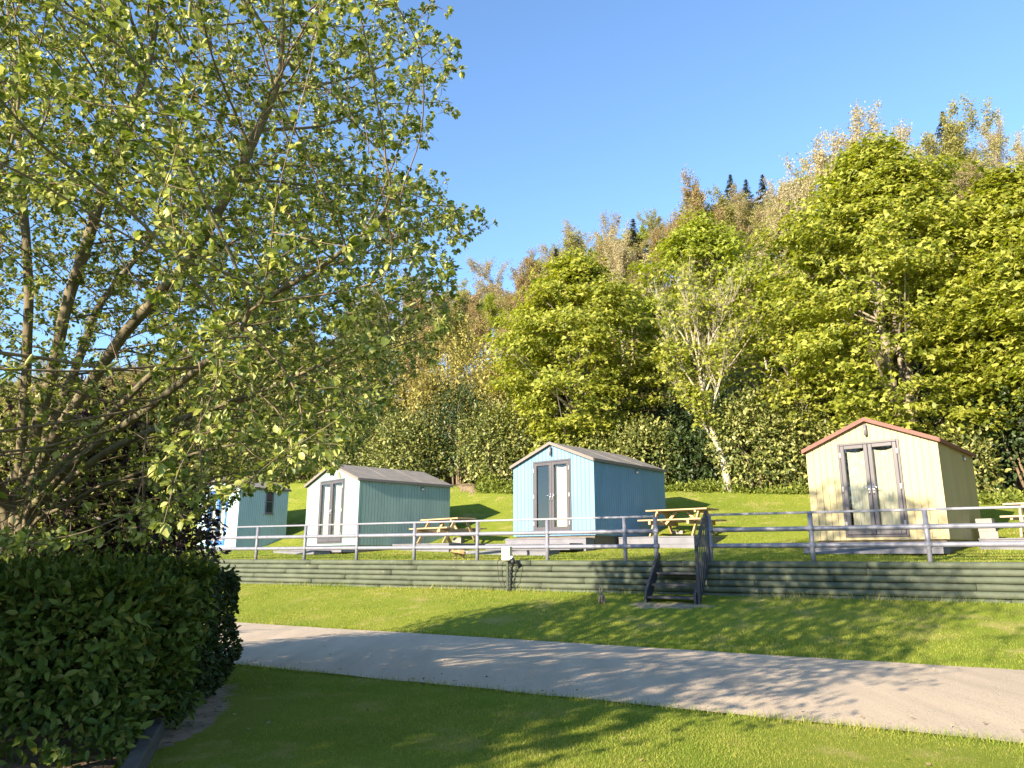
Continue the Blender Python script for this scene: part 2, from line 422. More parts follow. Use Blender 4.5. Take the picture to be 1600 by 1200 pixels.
# ------------------------------------------------------------------ steps
M_black = surf('black_stair_paint', (.045,.047,.055), (.03,.03,.035), rough=.5, scale=12, spec=.4, spots=((.10,.10,.11), 30, .68))
def steps(sl_, sr_, label, rail_right=True):
    t = thing('garden_steps', label, 'steps', wpt((sl_+sr_)/2, -.4, float(gz_sn(0, -.5))), group='black steps through the fence')
    M = Matrix.Translation(t.location).inverted()
    W = lambda s, n, z: M @ Vector(wpt(s, n, z))
    for s in (sl_, sr_):
        mb = MB()
        prof = [(-.95,.40),(-.80,.40),(.02,1.16),(.02,1.40),(-.06,1.42),(-.93,.66)]
        e = .022
        V = [W(s-e, n, z) for n, z in prof]+[W(s+e, n, z) for n, z in prof]; k = len(prof)
        mb.add(V, [tuple(range(k)), tuple(range(2*k-1, k-1, -1))]+[(i, k+i, k+(i+1) % k, (i+1) % k) for i in range(k)])
        mb.build('stringer', M_black, t, bevel=.005)
    lo, hi = min(sl_, sr_)+.024, max(sl_, sr_)-.024
    for n, z in ((-.78,.60),(-.50,.82),(-.22,1.03)):
        mb = MB(); V = [W(s, nn, zz) for s in (lo, hi) for nn, zz in ((n-.13,z-.045),(n+.13,z-.045),(n+.13,z),(n-.13,z))]
        mb.add(V, [(0,1,2,3),(7,6,5,4),(0,4,5,1),(1,5,6,2),(2,6,7,3),(3,7,4,0)]); mb.build('tread', M_black, t, bevel=.006)
    s = sr_ if rail_right else sl_
    sg = -.05 if sr_ < sl_ else .05
    if not rail_right: sg = -sg
    top = (-.0, 2.2); bot = (-.86, 1.50)
    mb = MB(); mb.bar(W(s+sg, top[0], top[1]), W(s+sg, bot[0], bot[1]), .045, .07)
    mb.bar(W(s+sg, bot[0]+.01, bot[1]+.01), W(s+sg, bot[0]+.02, bot[1]-.20), .045, .06); mb.build('handrail', M_black, t, bevel=.006)
    for n0, z0, z1 in ((0.0, 1.2, 2.18), (-.87, float(gz_sn(0, -.87))-.02, 1.42)):
        MB().bar(W(s+sg, n0, z0), W(s+sg, n0, z1), .045, .045, up=(1,0,0)).build('newel', M_black, t, bevel=.005)
    for j in range(1, 7):
        f = j/7.; n0 = -.87*f
        zt = top[1]+(bot[1]-top[1])*f-.03; zb = 1.20-.72*f
        MB().bar(W(s+sg, n0, zb), W(s+sg, n0, zt), .018, .018, up=(1,0,0)).build('baluster', M_black, t)
    MB().bar(W(s+sg, 0, 1.2), W(s+sg, -.87, .46), .03, .05).build('bottom_rail', M_black, t, bevel=.004)
    return t
steps(2.93, 1.98, 'black open tread steps with one slatted handrail in the fence gap')
steps(17.55, 16.33, 'dark steps half hidden by leaves at the left end of the log wall', rail_right=False)

# ------------------------------------------------------------------ huts
M_grey = surf('anthracite_frame', (.075,.068,.076), (.062,.056,.064), rough=.35, scale=3, spec=.5)
M_chrome = surf('brushed_handle', (.6,.6,.62), (.5,.5,.52), rough=.25, scale=5, metal=.9)
M_deck = surf('grey_decking', (.175,.175,.20), (.13,.13,.15), rough=.7, scale=4, stretch=(1,6,1), bump=.3, bscale=30, spots=((.12,.12,.135), 12, .68))
M_felt = surf('mineral_felt', (.235,.215,.19), (.165,.15,.135), rough=.95, scale=3, bump=.6, bscale=120, spots=((.12,.11,.10), 70, .6))
M_felt_red = surf('red_mineral_felt', (.33,.13,.09), (.22,.085,.06), rough=.95, scale=3, bump=.6, bscale=120, spots=((.25,.2,.12), 40, .66))
M_fascia = surf('brown_grey_trim', (.20,.175,.16), (.15,.13,.12), rough=.7, scale=8)
M_fascia_red = surf('brick_red_trim', (.22,.095,.075), (.165,.072,.056), rough=.7, scale=8)
M_curtain = surf('cream_curtain', (.50,.46,.36), (.40,.36,.28), rough=.9, scale=2, stretch=(14,1,.4))
M_room = surf('dim_room_lining', (.16,.13,.10), (.10,.08,.06), rough=.9, scale=3)
M_lamp = surf('grey_lamp_metal', (.16,.155,.17), (.13,.125,.14), rough=.4, scale=5)
M_hinge = surf('hinge_metal', (.30,.29,.31), (.24,.23,.25), rough=.4, scale=5)
M_white = surf('white_plastic', (.75,.74,.70), (.66,.65,.6), rough=.5, scale=8)
def glass():
    m, nt, N, L, P = newmat('window_glass')
    g = N.new('ShaderNodeBsdfGlossy'); g.inputs['Roughness'].default_value = .02
    t = N.new('ShaderNodeBsdfTransparent'); t.inputs[0].default_value = (.93, .95, .94, 1)
    f = N.new('ShaderNodeFresnel'); f.inputs[0].default_value = 1.55
    mth = N.new('ShaderNodeMath'); mth.operation = 'MULTIPLY_ADD'; mth.inputs[1].default_value = 1.6; mth.inputs[2].default_value = .03
    L.new(f.outputs[0], mth.inputs[0])
    ge = N.new('ShaderNodeNewGeometry'); sb = N.new('ShaderNodeMath'); sb.operation = 'SUBTRACT'; sb.inputs[0].default_value = 1; L.new(ge.outputs['Backfacing'], sb.inputs[1])
    ml = N.new('ShaderNodeMath'); ml.operation = 'MULTIPLY'; L.new(mth.outputs[0], ml.inputs[0]); L.new(sb.outputs[0], ml.inputs[1])
    mx = N.new('ShaderNodeMixShader'); L.new(ml.outputs[0], mx.inputs[0]); L.new(t.outputs[0], mx.inputs[1]); L.new(g.outputs[0], mx.inputs[2])
    L.new(mx.outputs[0], N['Material Output'].inputs[0]); return m
M_glass = glass()

def paint(name, c, weather=.8):
    return surf(name, c, tuple(x*weather for x in c), rough=.55, scale=2.2, stretch=(1,1,.35), bump=.12, bscale=30, spec=.35, spots=(tuple(x*.72 for x in c), 7, .70))

def hut(label, x, y, z, yaw, wd, ln, E, gp, wallm, roofm, fasm, door=(.258,.735), dtop=2.06, frame=None, curtains=(1,1), vent=.67, window=False, sidem=None, lamp=True, bw=.135):
    """x,y,z is the foot of the front right corner; local x runs to the right along the front, y to the back"""
    a = R(yaw)
    ox, oy = x-wd*math.cos(a), y+wd*math.sin(a)
    t = thing('garden_hut', label, 'hut', (ox, oy, z), -a, group='painted timber huts in a row')
    frame = frame or M_grey
    d0, d1 = door[0]*wd, door[1]*wd
    rz = lambda u: E+gp*(1-abs(u-wd/2)/(wd/2))
    th = .05
    m = MB()
    # shell: backing sheets (front pieces leave the door opening)
    def poly(P_, y0, y1): m.prism(P_, y0, y1)
    zb = .06
    poly([(0,0),(d0,0),(d0,rz(d0)),(0,E)], 0, th)
    poly([(d1,0),(wd,0),(wd,E),(d1,rz(d1))], 0, th)
    poly([(d0,dtop),(d1,dtop),(d1,rz(d1)),(wd/2,E+gp),(d0,rz(d0))], 0, th)
    poly([(d0,0),(d1,0),(d1,zb),(d0,zb)], 0, th)
    poly([(0,0),(wd,0),(wd,E),(wd/2,E+gp),(0,E)], ln-th, ln)
    m.box(0, th, th, ln-th, 0, E); m.box(wd-th, wd, th, ln-th, 0, E)
    m.box(th, wd-th, th, ln-th, -.02, .03)
    # cladding boards
    pr = .02; gap = .012
    def board(u0, u1, z0, zA, zB, side):
        if side == 'f': V = [(u0,-pr,z0),(u1,-pr,z0),(u1,0,z0),(u0,0,z0),(u0,-pr,zA),(u1,-pr,zB),(u1,0,zB),(u0,0,zA)]
        elif side == 'b': V = [(u0,ln,z0),(u1,ln,z0),(u1,ln+pr,z0),(u0,ln+pr,z0),(u0,ln,zA),(u1,ln,zB),(u1,ln+pr,zB),(u0,ln+pr,zA)]
        elif side == 'r': V = [(wd,u0,z0),(wd+pr,u0,z0),(wd+pr,u1,z0),(wd,u1,z0),(wd,u0,zA),(wd+pr,u0,zA),(wd+pr,u1,zB),(wd,u1,zB)]
        else: V = [(-pr,u0,z0),(0,u0,z0),(0,u1,z0),(-pr,u1,z0),(-pr,u0,zA),(0,u0,zA),(0,u1,zB),(-pr,u1,zB)]
        m.add(V, [(0,3,2,1),(4,5,6,7),(0,1,5,4),(1,2,6,5),(2,3,7,6),(3,0,4,7)])
    n = round(wd/bw); b_ = wd/n
    cutsx = sorted(set([i*b_ for i in range(n+1)]+[d0, d1, wd/2]))
    cutsx = [c for i, c in enumerate(cutsx) if c in (0, wd, d0, d1, wd/2) or min(abs(c-q) for q in (0, wd, d0, d1, wd/2)) > .04]
    if cutsx[-1] < wd-1e-6: cutsx.append(wd)
    for u0, u1 in zip(cutsx[:-1], cutsx[1:]):
        mid = (u0+u1)/2; zA, zB = rz(u0)-.004, rz(u1)-.004
        z0 = dtop+.002 if d0 < mid < d1 else .005
        board(u0+gap*.5, u1-gap*.5, z0, zA, zB, 'f')
        board(u0+gap*.5, u1-gap*.5, .005, zA, zB, 'b')
    m.box(d0+.002, d1-.002, -pr, 0, .004, zb-.002)
    n = round(ln/(bw*.82)); b_ = ln/n
    wy0, wy1, wz0, wz1 = ln*.68, ln*.68+.30, E*.58, E*.97
    for i in range(n):
        for sd in 'rl':
            board(i*b_+gap*.4, (i+1)*b_-gap*.4, .005, E-.004, E-.004, sd)
    m.box(-.022, .03, -.023, .035, 0.002, E-.03); m.box(wd-.03, wd+.023, -.0235, .035, .002, E-.03)   # corner trims
    m.build('wall', wallm, t)
    MB().box(th+.002, wd-th-.002, ln-.9, ln-.86, .05, E-.05).build('room_partition', M_room, t)
    # plinth
    MB().box(.05, wd-.05, .05, ln-.05, -.34, -.021).build('plinth', M_room, t)
    # roof: two felted slabs, trim boards
    ov, sd, tk = .10, .07, .035
    half = wd/2; sl = gp/half
    r_ = MB(); ph = .012
    ex = half+sd
    prof = [(half, E+gp+ph), (half+ex, E+gp+ph-sl*ex), (half+ex, E+gp+ph+tk-sl*ex), (half, E+gp+ph+tk*1.05), (half-ex, E+gp+ph+tk-sl*ex), (half-ex, E+gp+ph-sl*ex)]
    r_.prism(prof, -ov, ln+ov*.8)
    ro = r_.build('roof', roofm, t, bevel=.006)
    # battens where felt sheets overlap
    for j in range(1, 3):
        yy = ln*j/3.
        for s_ in (-1, 1):
            MB().bar((half+s_*.02, yy, E+gp+ph+tk+.002), (half+s_*(ex+.002), yy, E+gp+ph+tk+.002-sl*ex), .05, .006).build('felt_lap', roofm, ro)
    fh = .085
    for s_ in (-1, 1):
        f = MB(); zt = E+gp+ph+tk+.012
        V = []
        for yy in (-ov-.024, -ov-.002):
            V += [(half, yy, zt), (half+s_*(ex+.012), yy, zt-sl*(ex+.012)), (half+s_*(ex+.012), yy, zt-sl*(ex+.012)-fh), (half, yy, zt-fh)]
        f.add(V, [(0,1,2,3),(7,6,5,4),(0,4,5,1),(1,5,6,2),(2,6,7,3),(3,7,4,0)]); f.build('bargeboard', fasm, t)
        MB().bar((half+s_*(ex+.012), -ov+.0, E+gp+ph+tk-sl*ex-.035), (half+s_*(ex+.012), ln+ov*.8, E+gp+ph+tk-sl*ex-.035), .02, .075).build('eaves_board', fasm, t)
    # door frame
    f = MB(); fw = .048; y0, y1 = -.036, .055
    f.box(d0, d0+fw, y0, y1, zb, dtop); f.box(d1-fw, d1, y0, y1, zb, dtop); f.box(d0+fw, d1-fw, y0, y1, dtop-fw, dtop); f.box(d0+fw, d1-fw, y0, y1, zb, zb+.05)
    f.build('door_frame', frame, t, bevel=.006)
    mid = (d0+d1)/2; st = .082
    for q, (u0, u1) in enumerate(((d0+fw+.004, mid-.004), (mid+.004, d1-fw-.004))):
        z0, z1 = zb+.055, dtop-fw-.004
        dm = MB(); yy0, yy1 = -.047, .03
        dm.box(u0, u0+st, yy0, yy1, z0, z1); dm.box(u1-st, u1, yy0, yy1, z0, z1)
        dm.box(u0+st, u1-st, yy0, yy1, z1-st, z1); dm.box(u0+st, u1-st, yy0, yy1, z0, z0+st*1.5)
        dl = dm.build('door', frame, t, bevel=.009)
        MB().box(u0+st-.004, u1-st+.004, -.008, .004, z0+st*1.5-.004, z1-st+.004).build('glass_pane', M_glass, dl)
        hx = u1-st*.5 if q == 0 else u0+st*.5; hs = -1 if q == 0 else 1
        h = MB(); h.box(hx-.016, hx+.016, yy0-.008, yy0+.002, .93, 1.16); h.tube([(hx, yy0-.008, 1.085), (hx, yy0-.05, 1.085), (hx+hs*.11, yy0-.055, 1.083)], .009, 8)
        h.tube([(hx, yy0-.004, .985), (hx, yy0-.02, .985)], .012, 10)
        h.build('handle', M_chrome, dl, smooth=True)
        hxx = u0-.006 if q == 0 else u1+.006
        for hz in (z0+.22, (z0+z1)/2+.02, z1-.2):
            hg = MB(); hg.box(hxx-.02, hxx+.02, yy0-.014, yy0+.004, hz-.055, hz+.055); hg.build('hinge', M_hinge, dl, bevel=.004)
        if curtains[q]:
            k = 26; V = []; F = []
            cu0, cu1 = u0+st+.035*(q == 0)-.01, u1-st+.01
            for i in range(k+1):
                u = cu0+(cu1-cu0)*i/k
                yv = .075+.016*math.sin(i*1.25+q)+.008*math.sin(i*.5)
                V += [(u, yv, z0+.05), (u, yv, z1-st-.02-.05*math.sin(math.pi*i/k*.9+.2))]
            for i in range(k): F.append((2*i, 2*i+2, 2*i+3, 2*i+1))
            c = MB(); c.add(V, F); c.build('curtain', M_curtain, t, smooth=True)
    if lamp:   # two-way wall light under the gable
        l = MB(); zc = E+gp-.21
        l.box(wd/2-.025, wd/2+.025, -.036, -.0195, zc-.05, zc+.05); l.tube([(wd/2, -.036, zc), (wd/2, -.075, zc)], .014, 8)
        l.tube([(wd/2, -.09, zc-.12), (wd/2, -.09, zc+.12)], .032, 12); l.build('wall_light', M_lamp, t, smooth=True)
    if vent:
        vy = ln*vent; v = MB(); vz = E-.16
        v.box(wd+.0205, wd+.034, vy-.065, vy+.065, vz-.065, vz+.065); vo = v.build('vent', M_lamp, t, bevel=.004)
        MB().box(wd+.0345, wd+.063, vy-.035, vy+.045, vz-.05, vz+.005).build('vent_flap', M_white, vo, bevel=.008)
    if window:
        v = MB(); y_0, y_1, z_0, z_1 = ln*.52, ln*.52+.32, E*.575, E*.985
        for q in ((y_0, y_0+.045, z_0, z_1), (y_1-.045, y_1, z_0, z_1), (y_0+.045, y_1-.045, z_0, z_0+.05), (y_0+.045, y_1-.045, z_1-.05, z_1), (y_0+.045, y_1-.045, (z_0+z_1)/2-.02, (z_0+z_1)/2+.02)):
            v.box(wd+.017, wd+.05, q[0], q[1], q[2], q[3])
        v.box(wd+.0175, wd+.075, y_0-.03, y_1+.03, z_0-.03, z_0-.002)
        wo = v.build('window', M_lamp, t, bevel=.004)
        MB().box(wd+.0225, wd+.029, y_0+.04, y_1-.04, z_0+.04, z_1-.04).build('pane', M_pane, wo)
    return t, a
M_pane = surf('dark_glazing', (.03,.032,.035), (.02,.02,.022), rough=.04, scale=2, spec=.9)
M_yel = paint('cream_yellow_paint', (.43,.355,.185)); M_blu = paint('sky_blue_paint', (.155,.305,.45)); M_tea = paint('pale_teal_paint', (.27,.385,.345)); M_ice = paint('ice_blue_paint', (.41,.55,.60))
M_cobalt = surf('cobalt_frame', (.05,.17,.50), (.04,.14,.42), rough=.45, scale=4)
HY = (8.564,14.80,1.66,41.79,2.594,3.285); HB = (2.162,19.60,1.87,41.27,2.78,3.66); HT = (-4.63,22.588,1.65,47.24,3.237,3.468); HL = (-9.82,26.9,1.64,42.,3.0,1.95)
hut('cream yellow hut with red roof trim and curtained double doors', *HY[:3], HY[3], HY[4], HY[5], 1.97, .545, M_yel, M_felt_red, M_fascia_red, vent=.69)
hut('sky blue hut with grey doors, one leaf showing dark glass', *HB[:3], HB[3], HB[4], HB[5], 1.97, .545, M_blu, M_felt, M_fascia, curtains=(0,1), vent=.57)
hut('pale teal hut with a low grey felt roof and grey double doors', *HT[:3], HT[3], HT[4], HT[5], 1.97, .56, M_tea, M_felt, M_fascia)
hut('ice blue hut with cobalt doors and a small black side window', *HL[:3], HL[3], HL[4], HL[5], 2.12, .42, M_ice, M_felt, M_fascia, frame=M_cobalt, vent=0, window=True, lamp=False, bw=.09)

def loc(h, x, y, z):
    X, Y, Z, a, w_, l_ = h; a = R(a)
    return (X+(x-w_)*math.cos(a)+y*math.sin(a), Y-(x-w_)*math.sin(a)+y*math.cos(a), z)
def platform(h, x0, x1, y0, y1, ztop, hh, label, name, cat, group, steps_=()):
    t = thing(name, label, cat, loc(h, x0, y0, ztop-hh), -R(h[3]), group)
    Wd, Ln = x1-x0, y1-y0
    m = MB(); n = max(1, round(Ln/.145))
    for i in range(n): m.box(0, Wd, i*Ln/n+.003, (i+1)*Ln/n-.003, hh-.028, hh)
    m.build('deck_boards', M_deck, t, bevel=.003)
    f = MB(); k = 2 if hh > .2 else 1
    for j in range(k):
        z0, z1 = hh-.032-(hh-.032)*(j+1)/k+.002, hh-.032-(hh-.032)*j/k-.002
        f.box(.01, Wd-.01, .012, .035, z0, z1); f.box(Wd-.035, Wd-.012, .036, Ln-.012, z0, z1); f.box(.012, .035, .036, Ln-.012, z0, z1)
    f.build('skirting_board', M_deck, t, bevel=.003)
    f = MB(); f.box(.05, Wd-.05, .05, Ln-.02, 0, hh-.032); f.build('joist', M_room, t)
    return t
gd = 'low grey decks beside the huts'
g3 = lambda h, x, y: float(gz(*loc(h, x, y, 0)[:2]))
def deck(h, x0, x1, y0, y1, zt, lab): platform(h, x0, x1, y0, y1, zt, zt-min(g3(h, x0, y0), g3(h, x1, y0))+.06, lab, 'timber_deck', 'deck', gd)
deck(HT, HT[4]+.06, HT[4]+2.9, 1.2, 3.4, 1.69, 'low grey deck right of the pale teal hut')
deck(HB, HB[4]+.06, HB[4]+2.3, .98, 4.2, 1.83, 'low grey deck right of the sky blue hut')
deck(HY, HY[4]+.30, HY[4]+3.6, 1.1, 4.2, 1.69, 'low grey deck right of the yellow hut')
gs = 'grey door steps of the huts'
def step(h, x0, x1, y0, y1, zt, hh, lab): platform(h, x0, x1, y0, y1, zt, hh, lab, 'door_step', 'door step', gs)
step(HY, -.05, HY[4]+.02, -.62, -.02, 1.60, .22, 'wide grey door step of the yellow hut')
step(HB, .0, HB[4]+.0, -.42, -.02, 1.80, .34, 'upper grey step right against the sky blue hut')
step(HB, -.22, HB[4]-.10, -.98, -.43, 1.655, .17, 'middle grey step in front of the sky blue hut')
step(HB, -.4, HB[4]-.2, -1.75, -1.25, 1.47, .16, 'lowest grey step out on the grass before the sky blue hut')
step(HT, -.0, HT[4]-.05, -.5, -.02, 1.60, .16, 'upper grey step against the pale teal hut')
step(HT, -.1, HT[4]-.6, -1.05, -.52, 1.50, .12, 'lower grey step before the pale teal hut')
step(HL, -.1, HL[4], -.6, -.02, 1.56, .2, 'grey step before the ice blue hut')

# ------------------------------------------------------------------ picnic tables
M_pine = surf('pale_pine', (.44,.325,.185), (.32,.22,.115), rough=.65, scale=3, stretch=(1,12,12), bump=.2, bscale=20, spots=((.33,.19,.08), 6, .70))
M_pine2 = surf('weathered_pine', (.44,.37,.26), (.32,.25,.16), rough=.7, scale=3, stretch=(1,12,12), bump=.2, bscale=20)
def picnic(h, cx, cy, z, length, label, mat, rz=0):
    t = thing('picnic_table', label, 'picnic table', loc(h, cx, cy, z), -R(h[3])+rz, 'timber picnic tables on the decks')
    L2 = length/2
    m = MB()
    for i in range(5): m.box(-L2, L2, -.36+i*.146, -.36+i*.146+.136, .705, .745)
    m.box(-L2+.35-.03, -L2+.35+.03, -.34, .34, .64, .704); m.box(L2-.35-.03, L2-.35+.03, -.34, .34, .64, .704)
    m.build('tabletop', mat, t, bevel=.005)
    for s in (-1, 1):
        b = MB()
        for i in range(2): y0 = s*.62+(-.145 if i == 0 else .005); b.box(-L2-.02, L2+.02, y0, y0+.138, .425, .465)
        b.build('seat', mat, t, bevel=.005)
        xx = s*(L2-.35)
        MB().box(xx-.035, xx+.035, -.76, .76, .325, .423).build('seat_bearer', mat, t, bevel=.005)
        for q in (-1, 1):
            MB().bar((xx+s*.058, q*.22, .66), (xx+s*.058, q*.64, .0), .045, .095, up=(0,q,.2)).build('leg', mat, t, bevel=.004)
        MB().bar((s*(L2-.42), .0, .36), (s*.16, .0, .69), .045, .07).build('brace', mat, t, bevel=.004)
    return t
picnic(HT, HT[4]+1.55, 2.2, 1.695, 1.85, 'pale timber picnic table between the teal hut and the blue hut', M_pine)
picnic(HB, HB[4]+1.25, 2.35, 1.835, 1.85, 'pale timber picnic table beside the steps, right of the blue hut', M_pine)
picnic(HY, HY[4]+1.50, 2.5, 1.695, 1.7, 'bleached picnic table at the right edge behind the yellow hut', M_pine2)

M_conc = surf('concrete_block', (.28,.255,.235), (.22,.195,.18), rough=.95, scale=8, bump=.8, bscale=70)
def block(h, cx, cy, z, sx, sy, sz, rz, lab, stacked=True):
    t = thing('concrete_block', lab, 'block', loc(h, cx, cy, z), -R(h[3])+rz, 'concrete blocks beside the huts')
    m = MB()
    n = 2; wl = .04
    # hollow block: walls round two cores
    m.box(-sx, sx, -sy, -sy+wl, 0, sz); m.box(-sx, sx, sy-wl, sy, 0, sz)
    for u in (-sx, -wl/2, sx-wl): m.box(u, u+wl, -sy+wl, sy-wl, 0, sz)
    m.build('body', M_conc, t, bevel=.004)
    MB().box(-sx+wl, sx-wl, -sy+wl+.001, sy-wl-.001, .01, sz-.05).build('mortar_fill', M_conc, t)
    return t
bz = 1.70
block(HY, HY[4]+.32, 2.15, bz, .17, .12, .15, .15, 'bottom concrete block of the stack behind the yellow hut')
block(HY, HY[4]+.31, 2.17, bz+.152, .16, .10, .14, .0, 'middle concrete block of the stack behind the yellow hut')
block(HY, HY[4]+.28, 2.17, bz+.294, .155, .10, .13, -.1, 'topmost concrete block of the stack behind the yellow hut')
block(HT, HT[4]+1.1, 3.0, 1.70, .16, .11, .2, .3, 'single concrete block under the picnic table by the teal hut')
block(HB, HB[4]+.75, 3.0, 1.84, .17, .11, .2, .2, 'single concrete block under the picnic table by the blue hut')

# ------------------------------------------------------------------ electric hook-up post
M_cream = surf('cream_plastic', (.52,.48,.38), (.46,.42,.33), rough=.45, scale=5, spec=.4)
M_gpost = surf('green_painted_timber', (.055,.065,.045), (.035,.042,.03), rough=.7, scale=6)
M_rub = surf('black_rubber', (.02,.02,.022), (.014,.014,.016), rough=.5, scale=10)
px_ = wpt(6.33, -.22, 0); gzz = float(gz(px_[0], px_[1]))
t = thing('hookup_post', 'cream electric hookup box on a green post against the log wall', 'hookup post', (px_[0], px_[1], gzz), -R(28.9))
MB().box(-.024, .024, -.02, .02, -.1, .70).build('post', M_gpost, t, bevel=.006)
b = MB(); b.box(-.105, .105, -.10, .035, .66, .96); bo = b.build('box', M_cream, t, bevel=.018)
b = MB(); b.tube([(-.05, -.101, .885), (-.05, -.108, .885)], .032, 16); b.build('emblem_disc', M_conc, bo)
b = MB(); b.tube([(.09, -.03, .72), (.165, -.05, .70)], .045, 12); b.build('socket', M_white, t, smooth=True)
b = MB(); b.tube([(.15, -.05, .70), (.17, -.06, .62), (.15, -.06, .57)], [.045, .055, .03], 12); b.build('plug', M_rub, t, smooth=True)
def cable(P_, rad, nm):
    b = MB(); pts = []
    P_ = [Vector(p) for p in P_]
    for i in range(len(P_)-1):
        p0, p1, p2, p3 = P_[max(i-1,0)], P_[i], P_[i+1], P_[min(i+2,len(P_)-1)]
        for k in range(8):
            u = k/8; pts.append(.5*((2*p1)+(p2-p0)*u+(2*p0-5*p1+4*p2-p3)*u*u+(3*p1-p0-3*p2+p3)*u**3))
    pts.append(P_[-1]); b.tube(pts, rad, 6); return b.build(nm, M_rub, t, smooth=True)
cable([(.16,-.06,.58),(.10,-.03,.45),(.06,-.05,.3),(.05,-.05,.12),(.09,-.06,.0)], .011, 'cable')
cable([(.17,-.05,.68),(.25,-.05,.60),(.24,-.04,.42),(.19,-.04,.22),(.10,-.04,.10),(.06,-.05,.04)], .008, 'cable')
cable([(-.09,-.02,.70),(-.25,.0,.64),(-.24,.0,.42),(-.21,-.02,.25),(-.12,-.04,.10),(-.05,-.05,.04)], .007, 'cable')
cr = []
for k in range(40):
    cr.append((.085+.02*math.cos(k*1.3), -.05+.02*math.sin(k*1.3), .58-k*.0138))
b = MB(); b.tube(cr, .006, 6); b.build('coiled_lead', M_rub, t, smooth=True)

# sleeper edging by the hedge
M_sleeper = surf('grey_sleeper', (.11,.108,.108), (.07,.07,.072), rough=.85, scale=3, stretch=(8,1,8), bump=.6, bscale=20)
b = MB(); b.bar((-2.86,6.45,.0), (-2.12,4.2,-.03), .10, .16)
tag(b.build('sleeper_edging', M_sleeper, bevel=.012), 'grey timber sleeper edging the soil bed at the hedge foot', 'edging')

# ------------------------------------------------------------------ rabbits
def fur(name, c1, c2):
    return surf(name, c1, c2, rough=.95, scale=30, bump=.8, bscale=220, spec=.1)
def skin_body(name, verts, edges, radii, mat, parent=None, root=0):
    me = bpy.data.meshes.new(name); me.from_pydata(verts, edges, [])
    o = link(bpy.data.objects.new(name, me), parent)
    me.materials.append(mat)
    s = o.modifiers.new('skin', 'SKIN'); s.use_smooth_shade = True
    sv = me.skin_vertices[0].data
    for i, q in enumerate(radii):
        sv[i].radius = q if isinstance(q, tuple) else (q, q); sv[i].use_root = (i == root)
    m = o.modifiers.new('sub', 'SUBSURF'); m.levels = 2; m.render_levels = 2
    return o
M_eye = surf('dark_eye', (.01,.008,.006), (.01,.008,.006), rough=.1, scale=1, spec=.6)
def eyes(parent, pts, r=.009):
    for p in pts:
        bm = bmesh.new(); bmesh.ops.create_uvsphere(bm, u_segments=10, v_segments=8, radius=r, matrix=Matrix.Translation(p))
        me = bpy.data.meshes.new('eye'); bm.to_mesh(me); bm.free(); me.materials.append(M_eye)
        link(bpy.data.objects.new('eye', me), parent)
# hopping rabbit: local x to the head
hop_v = [(-.02,0,.17),(.07,0,.165),(.13,0,.165),(.175,0,.185),(.225,0,.185),(.265,0,.168),   # spine, neck, head, nose
         (-.10,0,.155),(-.145,0,.14),                                                            # rump, tail root
         (.10,.035,.11),(.12,.04,.055),(.15,.04,.012),(.10,-.035,.11),(.125,-.04,.06),(.16,-.04,.02),
         (-.08,.055,.11),(-.045,.065,.065),(-.115,.065,.04),(-.05,.065,.008),
         (-.08,-.055,.11),(-.045,-.065,.065),(-.115,-.065,.04),(-.05,-.065,.008),
         (.205,.022,.225),(.165,.034,.275),(.14,.038,.31),(.205,-.022,.225),(.165,-.034,.275),(.14,-.038,.31)]
hop_e = [(0,1),(1,2),(2,3),(3,4),(4,5),(0,6),(6,7),(2,8),(8,9),(9,10),(2,11),(11,12),(12,13),(6,14),(14,15),(15,16),(16,17),(6,18),(18,19),(19,20),(20,21),(4,22),(22,23),(23,24),(4,25),(25,26),(26,27)]
hop_r = [.075,.065,.055,.042,.043,.02,.075,.03,.028,.017,.015,.028,.017,.015,.042,.026,.018,.018,.042,.026,.018,.018,.014,(.02,.009),.008,.014,(.02,.009),.008]
def rabbit(s, n, facing, label, m1, scale=1.0):
    x, y = xy(s, n); z = float(gz(x, y))
    t = thing('rabbit', label, 'rabbit', (float(x), float(y), z+.0), facing, 'wild rabbits on the grass')
    t.scale = (scale,)*3
    bo = skin_body('body', hop_v, hop_e, hop_r, m1, t)
    eyes(bo, [(.238,.034,.198),(.238,-.034,.198)])
    bm = bmesh.new(); bmesh.ops.create_icosphere(bm, subdivisions=2, radius=.03, matrix=Matrix.Translation((-.172,0,.155)))
    me = bpy.data.meshes.new('tail'); bm.to_mesh(me); bm.free(); me.materials.append(fur('white_tail_fur', (.75,.7,.62), (.6,.55,.48))); link(bpy.data.objects.new('tail', me), t)
rabbit(8.12, .62, R(188), 'tan rabbit feeding on the grass behind the log wall, by a fence post', fur('tan_fur', (.50,.33,.17), (.34,.21,.10)), .92)
# sitting up rabbit
sit_v = [(-.06,0,.08),(-.02,0,.15),(.02,0,.20),(.045,0,.245),(.085,0,.262),(.12,0,.25),
         (-.11,0,.05),
         (.05,.035,.16),(.06,.035,.08),(.075,.035,.012),(.05,-.035,.16),(.06,-.035,.08),(.075,-.035,.012),
         (-.05,.07,.07),(.01,.075,.045),(-.05,.075,.015),(.04,.075,.012),(-.05,-.07,.07),(.01,-.075,.045),(-.05,-.075,.015),(.04,-.075,.012),
         (.055,.025,.30),(.03,.034,.35),(.015,.036,.385),(.055,-.025,.30),(.03,-.034,.35),(.015,-.036,.385)]
sit_e = [(0,1),(1,2),(2,3),(3,4),(4,5),(0,6),(2,7),(7,8),(8,9),(2,10),(10,11),(11,12),(0,13),(13,14),(14,15),(15,16),(0,17),(17,18),(18,19),(19,20),(4,21),(21,22),(22,23),(4,24),(24,25),(25,26)]
